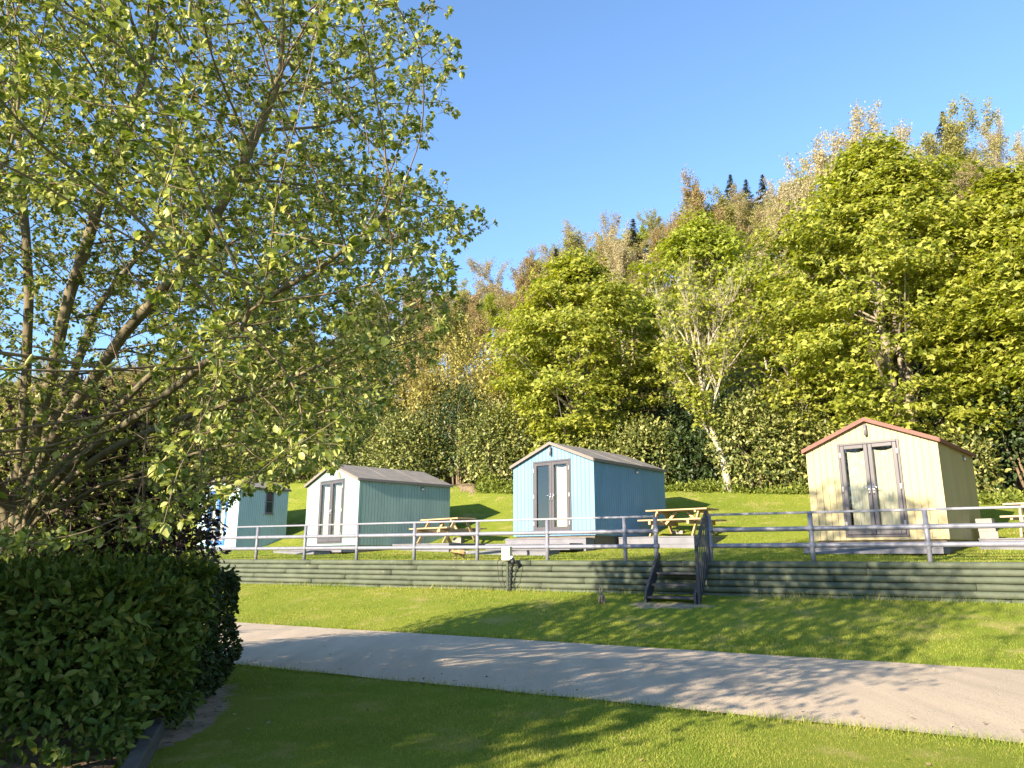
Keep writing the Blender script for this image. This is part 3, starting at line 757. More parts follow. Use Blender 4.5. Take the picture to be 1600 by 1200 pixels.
sit_r = [.085,.078,.06,.045,.045,.022,.05,.03,.018,.016,.03,.018,.016,.05,.03,.02,.02,.05,.03,.02,.02,.014,(.02,.009),.008,.014,(.02,.009),.008]
x, y = xy(3.78, -1.05); z = float(gz(x, y))
t = thing('rabbit', 'grey brown rabbit sitting on the grass below the log wall, left of the steps', 'rabbit', (float(x), float(y), z), R(-118), 'wild rabbits on the grass')
bo = skin_body('body', sit_v, sit_e, sit_r, fur('grey_fur', (.34,.27,.20), (.20,.155,.115)), t); eyes(bo, [(.098,.036,.272),(.098,-.036,.272)])
t.scale = (.74,)*3

# ------------------------------------------------------------------ bark and leaf materials
def bark(name, c1, c2, scale=9):
    return surf(name, c1, c2, rough=.9, scale=scale, stretch=(1,1,.35), bump=.8, bscale=26, spec=.15)
M_bark_willow = bark('olive_bark', (.21,.18,.115), (.105,.09,.06))
M_bark_grey = bark('grey_bark', (.30,.26,.20), (.16,.135,.10))
M_bark_pale = bark('pale_bark', (.50,.45,.36), (.30,.26,.19))
M_bark_brown = bark('brown_bark', (.22,.165,.11), (.12,.09,.06))
M_bark_beige = bark('beige_twig', (.34,.28,.18), (.22,.175,.105))
L_willow = leafmat('sallow_leaf', [(.085,.12,.024),(.165,.205,.045),(.30,.335,.085),(.50,.50,.18)], trans=.36, rough=.45, spec=.35)  # tint range widened: leaves carry lit and shaded tones in their colour
L_catkin = leafmat('catkin_fluff', [(.27,.29,.10),(.36,.37,.15),(.45,.45,.22)], trans=.2, rough=.9, spec=.1)
L_maple = leafmat('maple_leaf', [(.115,.145,.02),(.21,.24,.034),(.31,.33,.05),(.42,.41,.09)], trans=.42, rough=.5)
L_lime = leafmat('fresh_leaf', [(.17,.21,.022),(.25,.29,.036),(.34,.365,.064)], trans=.4, rough=.5)
L_laurel = leafmat('laurel_leaf', [(.05,.07,.017),(.105,.13,.03),(.20,.21,.055),(.33,.325,.11)], trans=.2, rough=.45, spec=.35)
L_gold = leafmat('golden_leaf', [(.13,.13,.03),(.21,.195,.045),(.30,.27,.07),(.40,.34,.11)], trans=.25, rough=.45, spec=.35)
L_dark = leafmat('evergreen_and_shade_leaf', [(.02,.035,.012),(.035,.06,.018),(.06,.09,.025)], trans=.15, rough=.4, spec=.4)  # dark evergreens; also puts shade into the gap bush and one laurel
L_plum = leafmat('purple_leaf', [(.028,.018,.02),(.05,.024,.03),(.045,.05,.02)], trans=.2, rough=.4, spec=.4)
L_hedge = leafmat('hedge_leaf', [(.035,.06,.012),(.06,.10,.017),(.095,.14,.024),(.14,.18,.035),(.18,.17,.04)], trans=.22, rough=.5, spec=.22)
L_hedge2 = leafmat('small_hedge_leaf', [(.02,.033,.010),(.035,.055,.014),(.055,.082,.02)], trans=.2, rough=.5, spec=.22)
L_bud = leafmat('brown_bud', [(.21,.17,.075),(.29,.24,.11),(.37,.31,.155)], trans=.3, rough=.7)
L_khaki = leafmat('khaki_leaf', [(.18,.175,.05),(.26,.245,.075),(.33,.31,.11)], trans=.35, rough=.6)
L_rust = leafmat('russet_bud', [(.20,.15,.06),(.27,.205,.09),(.34,.27,.13)], trans=.3, rough=.7)
L_blossom = leafmat('pale_blossom', [(.29,.25,.13),(.37,.32,.18),(.44,.39,.24)], trans=.3, rough=.8)
L_fir = leafmat('fir_needle', [(.045,.06,.03),(.07,.088,.042),(.10,.115,.055)], trans=.1, rough=.6)
L_ivy = leafmat('ground_ivy_leaf', [(.10,.14,.02),(.16,.20,.035),(.24,.26,.05)], trans=.25, rough=.5)

T_LANCE = (T_LEAF[0]*np.array([.62, 1, 1]), T_LEAF[1])
# ------------------------------------------------------------------ branching skeletons
def grow(p, d, L_, r0, lev, rr, out, tips, nseg=5, nch=(3, 5), spread=.75, lift=.25, wob=.16, shrink=.62, rshrink=.55, first=.3):
    pts = [p]; rad = [r0]; d = d/np.linalg.norm(d)
    for i in range(nseg):
        d = d+rr.normal(size=3)*wob+np.array([0, 0, lift*.22]); d /= np.linalg.norm(d)
        p = p+d*L_/nseg; pts.append(p); rad.append(r0*(1-.72*(i+1)/nseg))
    out.append((np.array(pts), np.array(rad)))
    if lev == 0:
        tips.append((np.array(pts), d)); return
    n = rr.integers(nch[0], nch[1]+1)
    for k in range(n):
        f = first+(1-first)*(k+rr.uniform(.2, 1))/n
        f = min(f, .99); q = f*nseg; i = min(int(q), nseg-1)
        pp = pts[i]+(pts[i+1]-pts[i])*(q-i)
        ax = rr.normal(size=3); ax -= d*ax.dot(d); ax /= np.linalg.norm(ax)
        sp = spread*rr.uniform(.6, 1.25)
        nd = d*math.cos(sp)+ax*math.sin(sp)+np.array([0, 0, lift])
        grow(pp, nd, L_*shrink*rr.uniform(.75, 1.2)*(1-.25*f), max(r0*(1-.72*f)*rshrink, .004), lev-1, rr, out, tips, max(3, nseg-1), nch, spread, lift, wob*1.15, shrink, rshrink, .2)
    grow(pts[-1], d, L_*shrink*.8, rad[-1], lev-1, rr, out, tips, max(3, nseg-1), nch, spread, lift, wob*1.15, shrink, rshrink, .2)

def along(tips, per, rr, jit):
    P = []; A = []
    for pts, d in tips:
        n = len(pts)-1; f = rr.uniform(0, n, per); i = np.minimum(f.astype(int), n-1)
        q = pts[i]+(pts[i+1]-pts[i])*(f-i)[:, None]
        P.append(q+rr.normal(size=q.shape)*jit); A.append(np.tile(d, (per, 1)))
    return np.concatenate(P), np.concatenate(A)

def bare_tree_mesh(seed, h, matb, matl, per, size, lev=4, r0=.17, spread=.6, lift=.28, jit=.12, k=4, trunk=.32):
    rr = np.random.default_rng(seed); out = []; tips = []
    grow(np.zeros(3)-np.array([0, 0, .4]), np.array([rr.normal()*.06, rr.normal()*.06, 1.]), h*trunk*1.25, r0, lev, rr, out, tips, 6, (3, 4), spread, lift, .1, .66, .6, .45)
    zmax = max(o[0][:, 2].max() for o in out); f = h/zmax
    out = [(o[0]*f, o[1]) for o in out]; tips = [(t_[0]*f, t_[1]) for t_ in tips]
    tr = tubes_np('trunk', out, matb, None, k)
    P, A = along(tips, per, rr, jit); n = len(P)
    cr = leaves('crown', P, A*.4+rnd_dir(n, rr)+np.array([0, 0, -.1]), rnd_dir(n, rr)+np.array([0, 0, .8]), size*rr.uniform(.6, 1.4, n), T_KITE, matl)
    return tr, cr

# ------------------------------------------------------------------ full leafy trees (clumps of leaves in tiers)
def leafy_tree(name, label, px, n, top_y, half_w, base_y, seed, mat, matb, nclump=230, per=75, ls=.15, lean=0., stems=1, shape=1.0, tr_r=.16, group=None, depth=None, cat='tree', flat=.30, rc=(.5, 1.0), sub=None):
    rr = np.random.default_rng(seed)
    x, y, d = at_n(px, n); z = float(gz(x, y))
    ztop = zpx(px, top_y, d)-z; zb = max(zpx(px, base_y, d)-z, .6)
    t = thing(name, label, cat, (x, y, z), 0, group)
    H = ztop-zb; dp = depth or half_w
    C = []
    while len(C) < nclump:
        u = rr.uniform(0, 1); th = rr.uniform(0, 6.283)
        prof = (math.sin(math.pi*min(1, (u*.86+.14)))**.75)*(1-.42*u**2*shape)/.86
        lobes = 1+.20*math.sin(3*th+seed+5*u)+.14*math.sin(5*th+2*seed-7*u)
        q = rr.uniform(0, 1)**.38
        if rr.uniform() > q: continue
        C.append((math.cos(th)*half_w*prof*lobes*q+lean*u*H, math.sin(th)*dp*prof*lobes*q, zb+u*H*(.90+.12*rr.uniform()), q))
    C = np.array(C)
    # a few leading shoots break the outline
    P = []; A = []; Nn = []
    for cx, cy, cz, q in C:
        r_ = rr.uniform(*rc)*(.75+.35*q); m = int(per*rr.uniform(.6, 1.3))
        a = rr.uniform(0, 6.283, m); w_ = np.sqrt(rr.uniform(0, 1, m))
        px_ = np.stack([np.cos(a)*w_*r_, np.sin(a)*w_*r_, rr.normal(size=m)*r_*flat*.4-(w_**2)*r_*.30], -1)
        o = np.stack([np.cos(a), np.sin(a), np.full(m, -.55)], -1)
        rad = np.array([cx, cy, .6]); rad = rad/np.linalg.norm(rad)
        P.append(px_+np.array([cx, cy, cz])); A.append(o+rr.normal(size=(m, 3))*.45); Nn.append(np.array([0, 0, .75])+rad*.55+rr.normal(size=(m, 3))*.42)
    P = np.concatenate(P); A = np.concatenate(A); Nn = np.concatenate(Nn)
    leaves('crown', P, A, Nn, ls*rr.uniform(.5, 1.45, len(P)), T_MAPLE, mat, t)
    # stems and limbs that reach the clumps
    br = []
    tops = []
    for k in range(stems):
        a = k*2.4+seed; sp = .0 if stems == 1 else half_w*.22
        pts = np.array([[math.cos(a)*tr_r*.8*(stems > 1), math.sin(a)*tr_r*.8*(stems > 1), -.3]]+[[math.cos(a)*sp*f+lean*f*H*.6+rr.normal()*.06, math.sin(a)*sp*f+rr.normal()*.06, (zb+H*.80)*f] for f in np.linspace(.12, 1, 9)])
        rad = tr_r*np.array([1.25]+list(np.linspace(1, .12, 9)))
        br.append((pts, rad)); tops.append(pts)
    idx = rr.permutation(len(C))[:min(110, len(C))]
    for i in idx:
        e = C[i, :3]; st = tops[rr.integers(len(tops))]
        zz = e[2]-np.hypot(e[0], e[1])*rr.uniform(.55, .95); zz = np.clip(zz, zb*.45, st[-1, 2]*.95)
        j = np.interp(zz, st[:, 2], np.arange(len(st))); k = min(int(j), len(st)-2)
        s0 = st[k]+(st[k+1]-st[k])*(j-k); L0 = np.linalg.norm(e-s0)
        mid = s0+(e-s0)*.5+np.array([0, 0, -.06*L0])+rr.normal(size=3)*.08*L0
        f = np.linspace(0, 1, 7)[:, None]
        pts = (1-f)**2*s0+2*f*(1-f)*mid+f**2*e
        br.append((pts, np.linspace(max(.012, .012+.011*L0), .006, 7)))
    tubes_np('trunk', br, matb, t, 7)
    return t, d

def shrub(name, label, x, y, hw, h, seed, mat, ls, count, matb=None, group=None, dep=None, cat='shrub', z0=None, box=False, tmpl=T_OVAL, yaw=0., shell=.45, lift=.0, droop=-.25, stems=7, hollow=0, sprigs=5):
    rr = np.random.default_rng(seed); z = float(gz(x, y)) if z0 is None else z0
    t = thing(name, label, cat, (x, y, z), yaw, group); dp = dep or hw
    if box:
        p = rr.uniform(-1, 1, (count, 3)); ax = rr.integers(0, 5, count)
        dpt = rr.uniform(0, 1, count)**1.6*shell
        wts = np.array([dp*h, dp*h, hw*h, hw*h, hw*dp*1.2]); ax = rr.choice(5, count, p=wts/wts.sum())
        for a, (c, s) in enumerate(((0, 1), (0, -1), (1, 1), (1, -1), (2, 1))):
            m = ax == a; p[m, c] = s*(1-dpt[m]/(hw, dp, h/2)[c])
        # rounded corners and lumps
        q = p.copy(); nrm = np.sign(p)*np.abs(p)**6
        P = q*np.array([hw, dp, h/2]); rl = np.linalg.norm(np.abs(p)**3.2, axis=1)**(1/3.2)
        P = P/np.maximum(rl, .9)[:, None]
        P = P*(1+.12*fbm(P[:, 0]*1.0+P[:, 2], P[:, 1]+P[:, 2]*.7, 2.2, seed)+.08*fbm(P[:, 0]-P[:, 2], P[:, 1]+P[:, 2], 6., seed+9)+rr.normal(size=count)*.02)[:, None]; P[:, 2] += h/2
        o = norm(nrm+1e-6)
    else:
        d = rnd_dir(count, rr); d[:, 2] = np.where(d[:, 2] < -.82, -d[:, 2], d[:, 2])
        th = np.arctan2(d[:, 1], d[:, 0])
        lob = 1+.13*np.sin(3*th+seed)+.10*np.sin(5*th-seed*2+4*d[:, 2])+.09*np.sin(7*d[:, 2]+2*th+seed)
        q = 1-shell*rr.uniform(0, 1, count)**1.7
        P = d*(lob*q)[:, None]*np.array([hw, dp, h*.56]); P[:, 2] += h*.46; o = d
        P += .05*hw*np.stack([fbm(P[:, 0], P[:, 2], 3, seed+1), fbm(P[:, 1], P[:, 2], 3, seed+2), fbm(P[:, 0], P[:, 1], 3, seed+3)], -1)
    keep = P[:, 2] > .02
    if hollow:      # thin lower skirt: stems show
        keep &= (P[:, 2] > hollow*rr.uniform(.2, 1.3, count)) | (rr.uniform(size=count) < .22)
    P = P[keep]; o = o[keep]; n = len(P)
    A = o*.55+rr.normal(size=(n, 3))*.7+np.array([0, 0, droop+lift]); Nn = o*.8+np.array([0, 0, .75])+rr.normal(size=(n, 3))*.45
    S = ls*rr.uniform(.55, 1.35, n)
    up = np.where((P[:, 2] > h*.55) & (o[:, 2] > .1))[0] if not box else np.where(P[:, 2] > h*.86)[0]
    pk = rr.permutation(up)[:int(sprigs*hw*dp*6)]
    for i in pk:
        L0 = ls*rr.uniform(1.6, 3.4); ax = norm(o[i]*.5+np.array([0, 0, .9])+rr.normal(size=3)*.35); m_ = 9
        f = np.linspace(0, 1, m_)[:, None]
        P = np.concatenate([P, P[i]+ax*L0*f]); A = np.concatenate([A, ax*.8+rr.normal(size=(m_, 3))*.6]); Nn = np.concatenate([Nn, rr.normal(size=(m_, 3))*.6+np.array([0, 0, .8])]); S = np.concatenate([S, ls*rr.uniform(.5, 1., m_)*(1-.3*f[:, 0])])
    leaves('foliage', P, A, Nn, S, tmpl, mat, t)
    br = []
    for k in range(stems):
        a = rr.uniform(0, 6.28); e = np.array([math.cos(a)*hw*.7*rr.uniform(.3, 1), math.sin(a)*dp*.7*rr.uniform(.3, 1), h*rr.uniform(.6, .9)])
        s0 = np.array([e[0]*.35, e[1]*.35, -.15]); f = np.linspace(0, 1, 7)[:, None]
        pts = s0+(e-s0)*f+rr.normal(size=(7, 3))*.03*h*f; br.append((pts, np.linspace(.018+.008*h, .006, 7)))
    tubes_np('stem', br, matb or M_bark_brown, t, 6)
    return t

# ------------------------------------------------------------------ the big sallow in front
poly = np.array([(-900,-700),(620,-700),(660,-40),(722,20),(725,110),(714,190),(672,245),(708,300),(770,350),(716,395),(704,440),(742,485),(700,520),(690,565),(640,600),(596,655),(560,700),(520,742),(400,772),(262,838),(120,862),(-900,862)], float)
def inpoly(x, y):
    c = np.zeros(len(x), bool); n = len(poly); j = n-1
    for i in range(n):
        xi, yi = poly[i]; xj, yj = poly[j]
        c ^= ((yi > y) != (yj > y)) & (x < (xj-xi)*(y-yi)/(yj-yi+1e-9)+xi); j = i
    return c
TH = R(13.06)
def proj(P):
    Q = P-np.array([0, 0, 1.35]); zc = Q[:, 1]*math.cos(TH)+Q[:, 2]*math.sin(TH); u = -Q[:, 1]*math.sin(TH)+Q[:, 2]*math.cos(TH)
    zc = np.where(zc < .3, .3, zc)
    return 800+1155*Q[:, 0]/zc, 600-1155*u/zc
def unproj(x, y, D):
    u = -(y-600)/1155.; dy = math.cos(TH)-u*math.sin(TH); dz = math.sin(TH)+u*math.cos(TH)
    return np.array([(x-800)/1155.*D/dy, D, 1.35+dz*D/dy])
def willow():
    rr = np.random.default_rng(21)
    cen = np.array([-3.5, 5.7, 3.9]); rad = np.array([4.5, 4.2, 4.0])
    d = rnd_dir(100000, rr); q = rr.uniform(0, 1, 100000)**.42
    Pt = cen+d*q[:, None]*rad
    Pt = Pt[.799*Pt[:, 0]-.602*Pt[:, 1] > -9.5]
    Pt = Pt[(.72*Pt[:, 0]-.695*Pt[:, 1] < -3.45) | (rr.uniform(size=len(Pt)) < .2)]
    Pt = Pt[(Pt[:, 2] > .9)]
    xs, ys = proj(Pt); front = Pt[:, 1] > 2.5
    ok = (front & inpoly(xs, ys)) | (~front & (Pt[:, 0] < -2.2))
    # thin the right hand side so single sprays stand against the sky
    xb = np.interp(ys, [-700,20,110,190,245,300,350,395,440,485,565,655,742], [650,722,725,714,672,708,770,716,704,742,690,596,520])
    dens = np.where(ys > 270, np.clip((xb-xs)/110+.35, .35, 1.), np.clip((xb-xs)/230+.22, .22, 1.)*.85)
    ok &= rr.uniform(size=len(Pt)) < dens
    limb_zone = (xs > -60) & (xs < 250-.18*np.abs(ys-520)) & (ys > 330) & (ys < 830) & (Pt[:, 1] < 6.3)
    ok &= ~limb_zone | (rr.uniform(size=len(Pt)) < .10)
    Pt = Pt[ok][:19000]
    base = np.array([-4.45, 7.05, -.15])
    limbs = [[(22,790,7.0),(38,650,6.95),(46,450,6.8),(34,250,6.7),(16,60,6.6),(5,-150,6.5)],
             [(34,760,7.0),(78,600,6.85),(112,450,6.6),(165,290,6.4),(225,130,6.2),(262,-60,6.1)],
             [(40,770,7.0),(112,640,6.6),(195,520,6.2),(300,400,5.7),(380,260,5.3),(440,120,5.1)],
             [(44,790,7.0),(150,668,6.5),(260,565,6.0),(380,490,5.4),(520,405,4.8),(610,330,4.5)],
             [(44,800,7.0),(165,702,6.6),(300,648,6.2),(420,605,5.7),(530,560,5.2)],
             [(36,780,7.0),(90,640,7.3),(160,470,7.9),(260,340,8.4)],
             [(15,780,7.0),(-120,620,6.8),(-300,450,6.6),(-450,250,6.5)],
             [(10,790,7.0),(-60,640,6.0),(-100,480,5.0),(-60,300,4.3)],
             [(40,800,7.0),(120,720,6.0),(230,640,5.1),(330,560,4.4),(420,470,3.9)],
             [(45,815,7.0),(180,750,6.4),(310,705,5.8),(430,680,5.3)]]
    N = [base]; par = [-1]
    def add(p, parent): N.append(np.array(p)); par.append(parent); return len(N)-1
    for L_ in limbs:
        pr = 0; pts = [base]+[unproj(*q) for q in L_]
        for a, b in zip(pts[:-1], pts[1:]):
            k = max(1, int(np.linalg.norm(b-a)/.14))
            for i in range(1, k+1):
                off = rr.normal(size=3)*.012
                pr = add(a+(b-a)*i/k+off, pr)
    Nn = np.array(N); K = len(Pt)
    best = np.full(K, 1e9); bi = np.zeros(K, int)
    def upd(lo):
        nonlocal best, bi
        A = np.array(N[lo:])
        for c0 in range(0, len(A), 400):
            D = ((Pt[:, None]-A[None, c0:c0+400])**2).sum(-1); j = D.argmin(1); v = D[np.arange(K), j]
            m = v < best; best[m] = v[m]; bi[m] = lo+c0+j[m]
    upd(0); alive = np.ones(K, bool); step = .11
    for it in range(140):
        act = alive & (best < 1.5**2)
        if not act.any(): act = alive & (best < 3.**2)
        if not act.any(): break
        acc = {}
        dirs = norm(Pt[act]-np.array(N)[bi[act]])
        for b_, v in zip(bi[act], dirs): acc.setdefault(b_, []).append(v)
        lo = len(N)
        for b_, vs in acc.items():
            v = np.mean(vs, 0)+rr.normal(size=3)*.10
            g = N[b_]-N[par[b_]] if par[b_] >= 0 else np.zeros(3)
            gl = np.linalg.norm(g); ra = N[b_]-np.array([-4.4, 6.9, 1.0]); v = v/np.linalg.norm(v)+(.45*g/gl if gl > 0 else 0)+.38*ra/np.linalg.norm(ra); v /= np.linalg.norm(v)
            add(N[b_]+v*step, b_)
        upd(lo); alive &= best > .12**2
        if len(N) > 90000: break
    Nn = np.array(N); par = np.array(par); n = len(Nn)
    ch = [[] for _ in range(n)]
    for i in range(1, n): ch[par[i]].append(i)
    acc = np.zeros(n); ex = 2.12; tip = .0020
    for i in range(n-1, -1, -1):
        acc[i] = sum(acc[c] for c in ch[i]) if ch[i] else tip**ex
    rad_ = acc**(1/ex)
    # smooth the chains
    for _ in range(2):
        M = Nn.copy()
        for i in range(1, n):
            if ch[i]:
                c = max(ch[i], key=lambda k: acc[k]); M[i] = Nn[i]*.5+(Nn[par[i]]+Nn[c])*.25
        Nn = M
    br = []
    stack = [0]
    st = [(0, None)]
    while st:
        i, p = st.pop()
        ids = ([p] if p is not None else [])+[i]
        while ch[i]:
            cs = sorted(ch[i], key=lambda k: -acc[k])
            for c in cs[1:]: st.append((c, i))
            i = cs[0]; ids.append(i)
        rr_ = rad_[ids].copy()
        if p is not None: rr_[0] = min(rr_[0], rr_[1]*1.25)
        rr_ = np.maximum(rr_, .0018)
        if ids[0] == 0: rr_[0] *= 1.5
        br.append((Nn[ids], rr_))
    t = thing('sallow_tree', 'large multi stemmed sallow with pale catkins leaning in from the left foreground', 'tree', tuple(base+np.array([0,0,.1])))
    inv = -(base+np.array([0,0,.1]))
    big = [(b[0]+inv, b[1]) for b in br if b[1].max() > .012]; small = [(b[0]+inv, b[1]) for b in br if b[1].max() <= .012]
    tubes_np('trunk', big, M_bark_willow, t, 9)
    tubes_np('twig', small, M_bark_brown, t, 4)
    # leaves sit on thin wood, in little rosettes
    thin = np.where(rad_ < .0115)[0]; thin = thin[thin > 0]
    q3 = Nn[thin]*2.3; cl = np.sin(q3[:, 0]+1.7*np.sin(q3[:, 1]*.8))+np.sin(q3[:, 1]*1.2+1.4*np.sin(q3[:, 2]*.9+1))+np.sin(q3[:, 2]*1.3+1.6*np.sin(q3[:, 0]*.7+2))
    xs, ys = proj(Nn[thin]); inz = (xs > -60) & (xs < 240) & (ys > 330) & (ys < 830) & (Nn[thin][:, 1] < 6.4)
    thin = thin[(rr.uniform(size=len(thin)) < np.clip(.80+.36*cl+.3*((ys > 270) & (xs > 225)), .08, 1)) & (~inz | (rr.uniform(size=len(thin)) < .3))]
    tips = np.array([i for i in thin if not ch[i]])
    P = []; A = []; Nm = []; S = []
    def ros(ids, k, sz, sp):
        pr = Nn[ids]; d_ = norm(Nn[ids]-Nn[par[ids]])
        for _ in range(k):
            o = rnd_dir(len(ids), rr); o -= d_*(o*d_).sum(1, keepdims=True)*.7
            P.append(pr+o*sp*rr.uniform(.1, 1, (len(ids), 1))); A.append(d_*.75+norm(o)*.9+np.array([0, 0, -.18])+rr.normal(size=o.shape)*.25)
            Nm.append(np.array([0, 0, 1.])+rr.normal(size=o.shape)*.55); S.append(sz*rr.uniform(.55, 1.25, len(ids)))
    ros(tips, 10, .046, .03)
    mid = rr.permutation(thin)
    ros(mid, 9, .039, .042); ros(rr.permutation(thin)[:len(thin)//14], 4, .066, .03)
    print('thin', len(thin), 'tips', len(tips))
    P = np.concatenate(P); A = np.concatenate(A); Nm = np.concatenate(Nm); S = np.concatenate(S)
    leaves('crown', P+inv, A, Nm, S, T_LEAF, L_willow, t)
    # catkins: fuzzy spindles in bunches
    ck = rr.permutation(np.concatenate([tips, thin]))[:5200]
    k = 6; prof = [(0, .25), (.25, .9), (.6, 1.), (.9, .6), (1.0, .1)]
    tv = np.array([[math.cos(j*2*math.pi/k)*r_*.115*(1+.25*((i+j) % 2)), z_, math.sin(j*2*math.pi/k)*r_*.115*(1+.25*((i+j) % 2))] for i, (z_, r_) in enumerate(prof) for j in range(k)])
    tf = [(i*k+j, i*k+(j+1) % k, (i+1)*k+(j+1) % k, (i+1)*k+j) for i in range(len(prof)-1) for j in range(k)]
    PP = []; AA = []
    for i in ck:
        d_ = Nn[i]-Nn[par[i]]
        for _ in range(rr.integers(1, 4)):
            PP.append(Nn[i]+rr.normal(size=3)*.022); AA.append(d_/np.linalg.norm(d_)*.5+np.array([0, 0, .45])+rr.normal(size=3)*.5)
    PP = np.array(PP)+inv; AA = np.array(AA)
    leaves('catkin', PP, AA, rnd_dir(len(PP), rr), rr.uniform(.035, .07, len(PP)), (tv, tf), L_catkin, t)
    tag([c for c in kids(t) if c.name.startswith('catkin')][0], kind='stuff')
    print('willow nodes', n, 'leaves', len(P), 'trunk r', rad_[0])
willow()

# ------------------------------------------------------------------ hedges and shrubs in the foreground
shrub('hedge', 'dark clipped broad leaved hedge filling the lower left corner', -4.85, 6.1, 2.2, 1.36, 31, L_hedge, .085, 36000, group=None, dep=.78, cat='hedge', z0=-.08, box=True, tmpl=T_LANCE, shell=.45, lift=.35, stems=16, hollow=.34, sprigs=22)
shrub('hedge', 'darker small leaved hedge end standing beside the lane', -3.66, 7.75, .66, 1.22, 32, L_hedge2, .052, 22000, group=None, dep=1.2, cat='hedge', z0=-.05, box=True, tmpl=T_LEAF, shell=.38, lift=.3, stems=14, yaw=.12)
shrub('purple_shrub', 'dark purple leaved shrub rising behind the hedges', -5.05, 9.3, 1.25, 3.3, 33, L_plum, .085, 24000, cat='shrub', tmpl=T_OVAL, shell=.8)
# tall evergreens standing behind the viewer on the left: they shade the hedge and the near lawn
for k, (u, v, hw, hh) in enumerate(((-5.75,-6,2.2,4.9),(-9.7,-6.2,2.1,3.8),(-13.2,-6.0,2.1,3.8))):
    x = u*.72+v*.695; y = -u*.695+v*.72
    shrub('evergreen_bush', ('tall evergreen bush nearest the viewer, left of the lawn','tall evergreen bush in the middle of the row left of the lawn','tall evergreen bush farthest left in the row')[k], x, y, hw, hh, 60+k, L_dark, .22, 9000, cat='bush', group='tall evergreen bushes left of the lawn', shell=.6)

# ------------------------------------------------------------------ shrubs along the foot of the wood
gl = 'laurel bushes along the top of the bank'
LB = [(455,12.6,2.3,3.4,'laurel bush behind the ice blue hut'),(545,12.4,2.2,3.4,'laurel bush behind the front of the teal hut'),(632,12.2,2.0,3.1,'laurel bush behind the rear of the teal hut'),
      (662,12.7,1.2,2.8,'laurel bush on the left lip of the dark gap'),(776,12.0,1.75,3.2,'rounded laurel bush left of the blue hut, right of the earth path'),(850,12.8,1.9,3.3,'laurel bush behind the gable of the blue hut'),
      (945,12.6,1.9,2.6,'low laurel bush behind the blue hut roof'),(1020,12.2,1.7,2.5,'laurel bush left of the pale leaning trunk'),(1085,12.9,1.6,2.5,'laurel bush just behind the pale leaning trunk'),
      (1196,11.9,1.75,3.3,'broad laurel bush right of the pale leaning trunk'),(1262,12.4,1.7,3.2,'laurel bush touching the left eave of the yellow hut'),(1345,13.2,1.9,3.1,'laurel bush behind the yellow hut gable'),
      (1532,11.2,.95,2.1,'small laurel bush at the back corner of the yellow hut'),(1420,14.4,1.8,3.0,'laurel bush at the foot of the large maple')]
for i, (px, n, hw, h, lab) in enumerate(LB):
    x, y, d = at_n(px, n)
    shrub('laurel_bush', lab, x, y, hw, h*(.9, 1.12, 1., .85, 1.05)[i % 5], 100+i, L_dark if px == 1085 else L_laurel, .145, int(3000*hw*h/3), cat='bush', group=gl, dep=hw*.75, tmpl=T_OVAL, shell=.5)  # laurel behind the trunk: dark leaves put a shaded pocket into the colour
DB = [(712,13.4,1.9,4.4,'bush with leaf colour darkened for shade, in the gap above the earth path'),(1590,13.6,2.3,5.2,'dark ivy clad bush at the right edge'),(1655,12.2,2.2,4.6,'dark bush beyond the right picnic table'),(1500,15.2,2.2,4.6,'dark bush between the maples on the right'),(1290,16.5,2.4,4.5,'dark bush deep behind the yellow hut'),(1130,16,2.4,4.2,'dark bush behind the pale leaning trunk'),(1010,16.5,2.4,4.2,'dark bush behind the round maple, right part'),(900,16,2.2,4.0,'dark bush behind the round maple, left part')]  # first entry: the hollow's shade is put into its leaf colour
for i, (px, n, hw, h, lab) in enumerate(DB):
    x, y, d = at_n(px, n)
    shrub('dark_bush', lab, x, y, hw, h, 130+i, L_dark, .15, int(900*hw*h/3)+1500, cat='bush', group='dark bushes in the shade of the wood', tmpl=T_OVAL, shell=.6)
GB = [(545,15.6,2.6,5.4),(604,17,2.6,6.2),(668,15.8,2.3,5.4),(728,18.5,2.4,6.2),(790,17.5,2.3,5.6),(650,20.5,2.8,6.5),(842,19.5,2.4,5.5)]
GL = ['golden leaved tree behind the teal hut front','tall golden leaved tree behind the middle of the teal hut','golden leaved tree above the rear of the teal hut','golden leaved tree above the dark gap','golden leaved tree touching the left of the round maple','golden leaved tree higher up behind the teal hut','golden leaved tree hidden behind the round maple']
for i, (px, n, hw, h) in enumerate(GB):
    x, y, d = at_n(px, n)
    shrub('golden_tree', GL[i], x, y, hw, h, 160+i, L_gold, .16, 5200, cat='tree', group='golden leaved trees above the huts', tmpl=T_OVAL, shell=.6)
BL = [(20,13.4,4.2,6.5),(120,13.0,4.0,6.0),(215,12.8,3.6,5.4),(300,12.8,3.2,5.0),(380,12.7,2.8,4.6),(455,16,3.0,6.0),(340,17,3.4,6.5)]
for i, (px, n, hw, h) in enumerate(BL):
    x, y, d = at_n(px, n)
    shrub('bank_bush', 'sunlit bush glimpsed through the sallow branches', x, y, hw, h, 180+i, (L_gold, L_laurel, L_gold)[i % 3], .2, 4200, cat='bush', group='bushes glimpsed through the sallow', tmpl=T_KITE, shell=.5)
